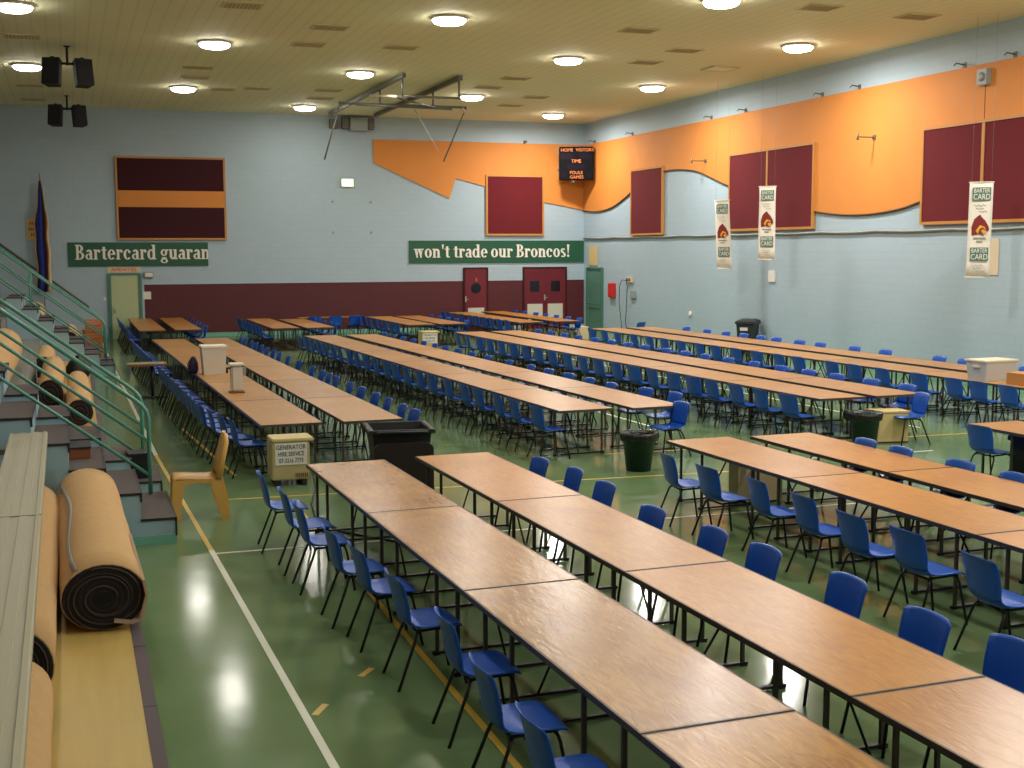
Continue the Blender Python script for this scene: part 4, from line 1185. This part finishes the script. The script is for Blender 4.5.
# aluminium bench
r = thing('bench', 'long pale ribbed aluminium bench at lower left of bleachers', 'bench', (-.42, 8.0, 1.30), .006)
b = B()
pf = [(-.175, -.06), (-.175, 0), (-.15, .0), (-.148, -.006), (-.09, -.006), (-.088, 0), (-.03, 0), (-.028, -.006), (.03, -.006), (.032, 0), (.09, 0), (.092, -.006), (.135, -.006), (.138, 0.004), (.165, .0), (.175, -.012), (.175, -.06)]
b.prism(pf, 'y', -5.3, 5.35); b.obj('seat_plank', 'alu', r)
for yy in (-4.0, -1.5, 1.0, 3.0, 4.9):
    bb = B(); bb.box((0, yy, -.09), (.3, .05, .05)); bb.box((-.3, yy, -.12), (.5, .05, .05)); bb.box((-.48, yy, -.24), (.05, .05, .2)); bb.obj('bracket', 'hoop_steel', r)
bb = B(); bb.box((0, 1.1, .0), (.352, .012, .006)); bb.obj('plank_joint', 'pipe_grey', r)

# carpet rolls
def carpet(label, x, y0, y1, rx, rz, zb, tail=False, tape=False, rot=0.0, hole=.25):
    r = thing('carpet_roll', label, 'carpet roll', (x, y0, zb + rz), rot, 'carpet rolls lying on the bleachers')
    n = 28
    def ring(y, s=1.0, ph=0): return [(rx * s * math.cos(2 * PI * j / n), y, rz * s * math.sin(2 * PI * j / n) * (1 if math.sin(2 * PI * j / n) > 0 else .96)) for j in range(n)]
    L = y1 - y0
    bb = B(); bb.loft([ring(L * q / 8, 1 + .012 * math.sin(q * 2.1)) for q in range(9)], smooth=True); bb.obj('roll', 'carpet_back', r)
    bb = B(); bb.loft([ring(-.012, .97), ring(.001, .975)]); e = bb.obj('rolled_end', 'carpet_end', r)
    bb = B(); bb.loft([[(rx * .2 * math.cos(2 * PI * j / 16), y, rz * .2 * math.sin(2 * PI * j / 16)) for j in range(16)] for y in (-.018, -.01)]); bb.obj('core_hole', 'hole', e)
    for ph, tn in ((0, 2.3), (.8, 1.6)):
        pts = []
        for q in range(60):
            a = q / 59 * 2 * PI * tn + ph; f = .3 + .62 * q / 59
            pts.append((rx * f * math.cos(a), -.016, rz * f * math.sin(a)))
        bb = B(); bb.tube(pts, .006 if ph == 0 else .004, 4); bb.obj('rolled_layer', 'carpet_layer', e)
    if tail:
        bb = B(); bb.shell([[(rx * .95, y, .12), (rx * 1.02, y, -.0), (rx * .86, y, -rz * .72), (rx * .6, y, -rz * .8), (rx * .2, y, -rz * .7)] for y in (-.06, .5, 1.5)], .02); bb.obj('loose_edge', 'carpet_edge', r)
    if tape:
        rows = []
        for q in range(12):
            y = .05 + 3.9 * q / 11; a = math.radians(128 + 7 * math.sin(q * .7) + q * 1.0)
            rows.append([((rx + .012) * math.cos(a + d_), y, (rz + .012) * math.sin(a + d_)) for d_ in (-.07, 0, .07)])
        bb = B(); bb.shell(rows, .004); bb.obj('tape', 'tape', r)
    return r
carpet('big tan carpet roll with a black spiral end, nearest the court', .14, 9.15, 13.35, .295, .245, .412, True, True, .015)
carpet('tan carpet roll partly hidden beside the long aluminium bench', -.43, 7.7, 12.6, .255, .25, .412)
carpet('short tan carpet roll end under the bench at lower left', -.42, 5.2, 7.35, .24, .22, .412)
carpet('tan carpet roll with pale core beyond the near stairs, on the court side', .06, 20.3, 25.2, .2, .21, .412)
carpet('tan carpet roll beyond the near stairs, second from the court', -.4, 22.6, 27.8, .22, .26, .412)
carpet('tan carpet roll on the lowest tier just before the far stairs', -.62, 28.6, 32.2, .21, .22, .412)
carpet('large tan carpet roll high on the second tier beyond the stairs', -1.22, 17.3, 25.0, .34, .36, .972)
carpet('small tan carpet roll on lowest tier between far stairs and wall', -.1, 36.0, 40.0, .25, .26, .412)
carpet('tan carpet roll on the second tier near the back wall', -1.05, 36.2, 41.0, .3, .3, .972)
for nm, lab, x, y, z, s in (('rubbish_bag', 'black bag lying across the carpet roll beyond the near stairs', .08, 28.2, .412, 1.0),):
    r = thing(nm, lab, 'bag', (x, y, z))
    b = B(); b.lathe([(0, 0), (.2, .0), (.27, .1), (.26, .24), (.17, .36), (.06, .42), (0, .43)], seg=18, jit=.015, sx=.95); b.obj('bag_body', 'black_bag', r)
    b = B(); b.lathe([(.0, .41), (.03, .41), (.05, .47), (0, .48)], seg=8, jit=.006); b.obj('knot', 'black_bag', r)
r = thing('wood_block', 'brown wooden block resting on the near stairs behind the carpet roll', 'block', (-.02, 14.5, .857), .02)
b = B(); b.box((0, 0, .055), (.3, .5, .11), bevel=.006); b.obj('block_body', 'wood_brown', r)
b = B(); b.box((0, 0, .12), (.32, .52, .02), bevel=.004); b.obj('cap', 'nosing', r)
r = thing('small_bin', 'small black box on the stairs behind the near handrail', 'box', (.72, 16.15, .287), .1)
b = B(); b.loft([[(-.1, -.13, 0), (.1, -.13, 0), (.1, .13, 0), (-.1, .13, 0)], [(-.13, -.16, .3), (.13, -.16, .3), (.13, .16, .3), (-.13, .16, .3)]]); b.obj('box_body', 'black_bag', r)
b = B(); b.box((0, 0, .312), (.29, .35, .024), bevel=.006); b.obj('rim', 'nosing', r)
# orange crate stack at the foot of the far bleachers
for i in range(5):
    r = thing('bread_crate', 'orange plastic crate, %s in the stack by the back wall' % ['bottom one', 'second from bottom', 'middle one', 'second from top', 'top one'][i], 'crate', (.62, 40.8, .002 + i * .2), .03 * (-1) ** i, 'stacked orange crates')
    bb = B()
    for s in (-1, 1):
        for z in (.03, .1, .17): bb.box((s * .24, 0, z), (.02, .4, .035)); bb.box((0, s * .19, z), (.46, .02, .035))
        for q in (-1, 1): bb.box((s * .23, q * .18, .095), (.04, .04, .19))
    bb.obj('slatted_sides', 'crate_orange', r)
    bb = B(); bb.box((0, 0, .012), (.48, .38, .02)); bb.obj('base', 'wood_brown', r)
# dark folding seats on the upper tiers
for i, (x, y) in enumerate([(-1.2, 17.6), (-1.25, 28.3), (-1.95, 29.4), (-1.9, 27.2)]):
    r = thing('tier_seat', '%s dark tip-up seat on the bleacher tiers behind the handrails' % ['nearest', 'second', 'farthest', 'third'][i], 'seat', (x, y, .962 if x > -1.5 else 1.522), 0, 'tip-up seats on the tiers')
    bb = B(); bb.box((0, 0, .3), (.36, .44, .04), bevel=.01); bb.obj('seat', 'maroon_dark', r)
    bb = B(); bb.box((-.19, 0, .52), (.04, .44, .4), bevel=.01); bb.obj('backrest', 'bin_black', r)
    bb = B()
    for s in (-1, 1): bb.box((0, s * .17, .14), (.3, .03, .28))
    bb.obj('seat_frame', 'black_metal', r)

# ================================================================== CAMERA, WORLD, COLOUR
cam = bpy.data.cameras.new('camera'); co = bpy.data.objects.new('camera', cam); COL.objects.link(co)
f_px, yaw, pitch, roll, H = 1247.4287, .3390, .1075, -.0028, 3.1175
cy, sy = math.cos(yaw), math.sin(yaw)
F = Vector((sy * math.cos(pitch), cy * math.cos(pitch), -math.sin(pitch)))
R = Vector((cy, -sy, 0)); U = R.cross(F)
R2 = R * math.cos(roll) + U * math.sin(roll); U2 = -R * math.sin(roll) + U * math.cos(roll)
co.matrix_world = Matrix(((R2.x, U2.x, -F.x, 0), (R2.y, U2.y, -F.y, 0), (R2.z, U2.z, -F.z, H), (0, 0, 0, 1)))
cam.sensor_width = 36.0; cam.lens = f_px / 1024 * 36.0; cam.clip_end = 200
SC.camera = co
w = bpy.data.worlds.new('world'); SC.world = w; w.use_nodes = True
w.node_tree.nodes['Background'].inputs['Color'].default_value = (.5, .5, .5, 1)
w.node_tree.nodes['Background'].inputs['Strength'].default_value = 0.05
SC.view_settings.view_transform = 'Standard'; SC.view_settings.look = 'None'
SC.view_settings.exposure = 0.22; SC.view_settings.gamma = 1.0; SC.view_settings.use_curve_mapping = False
print('chairs', nchair)
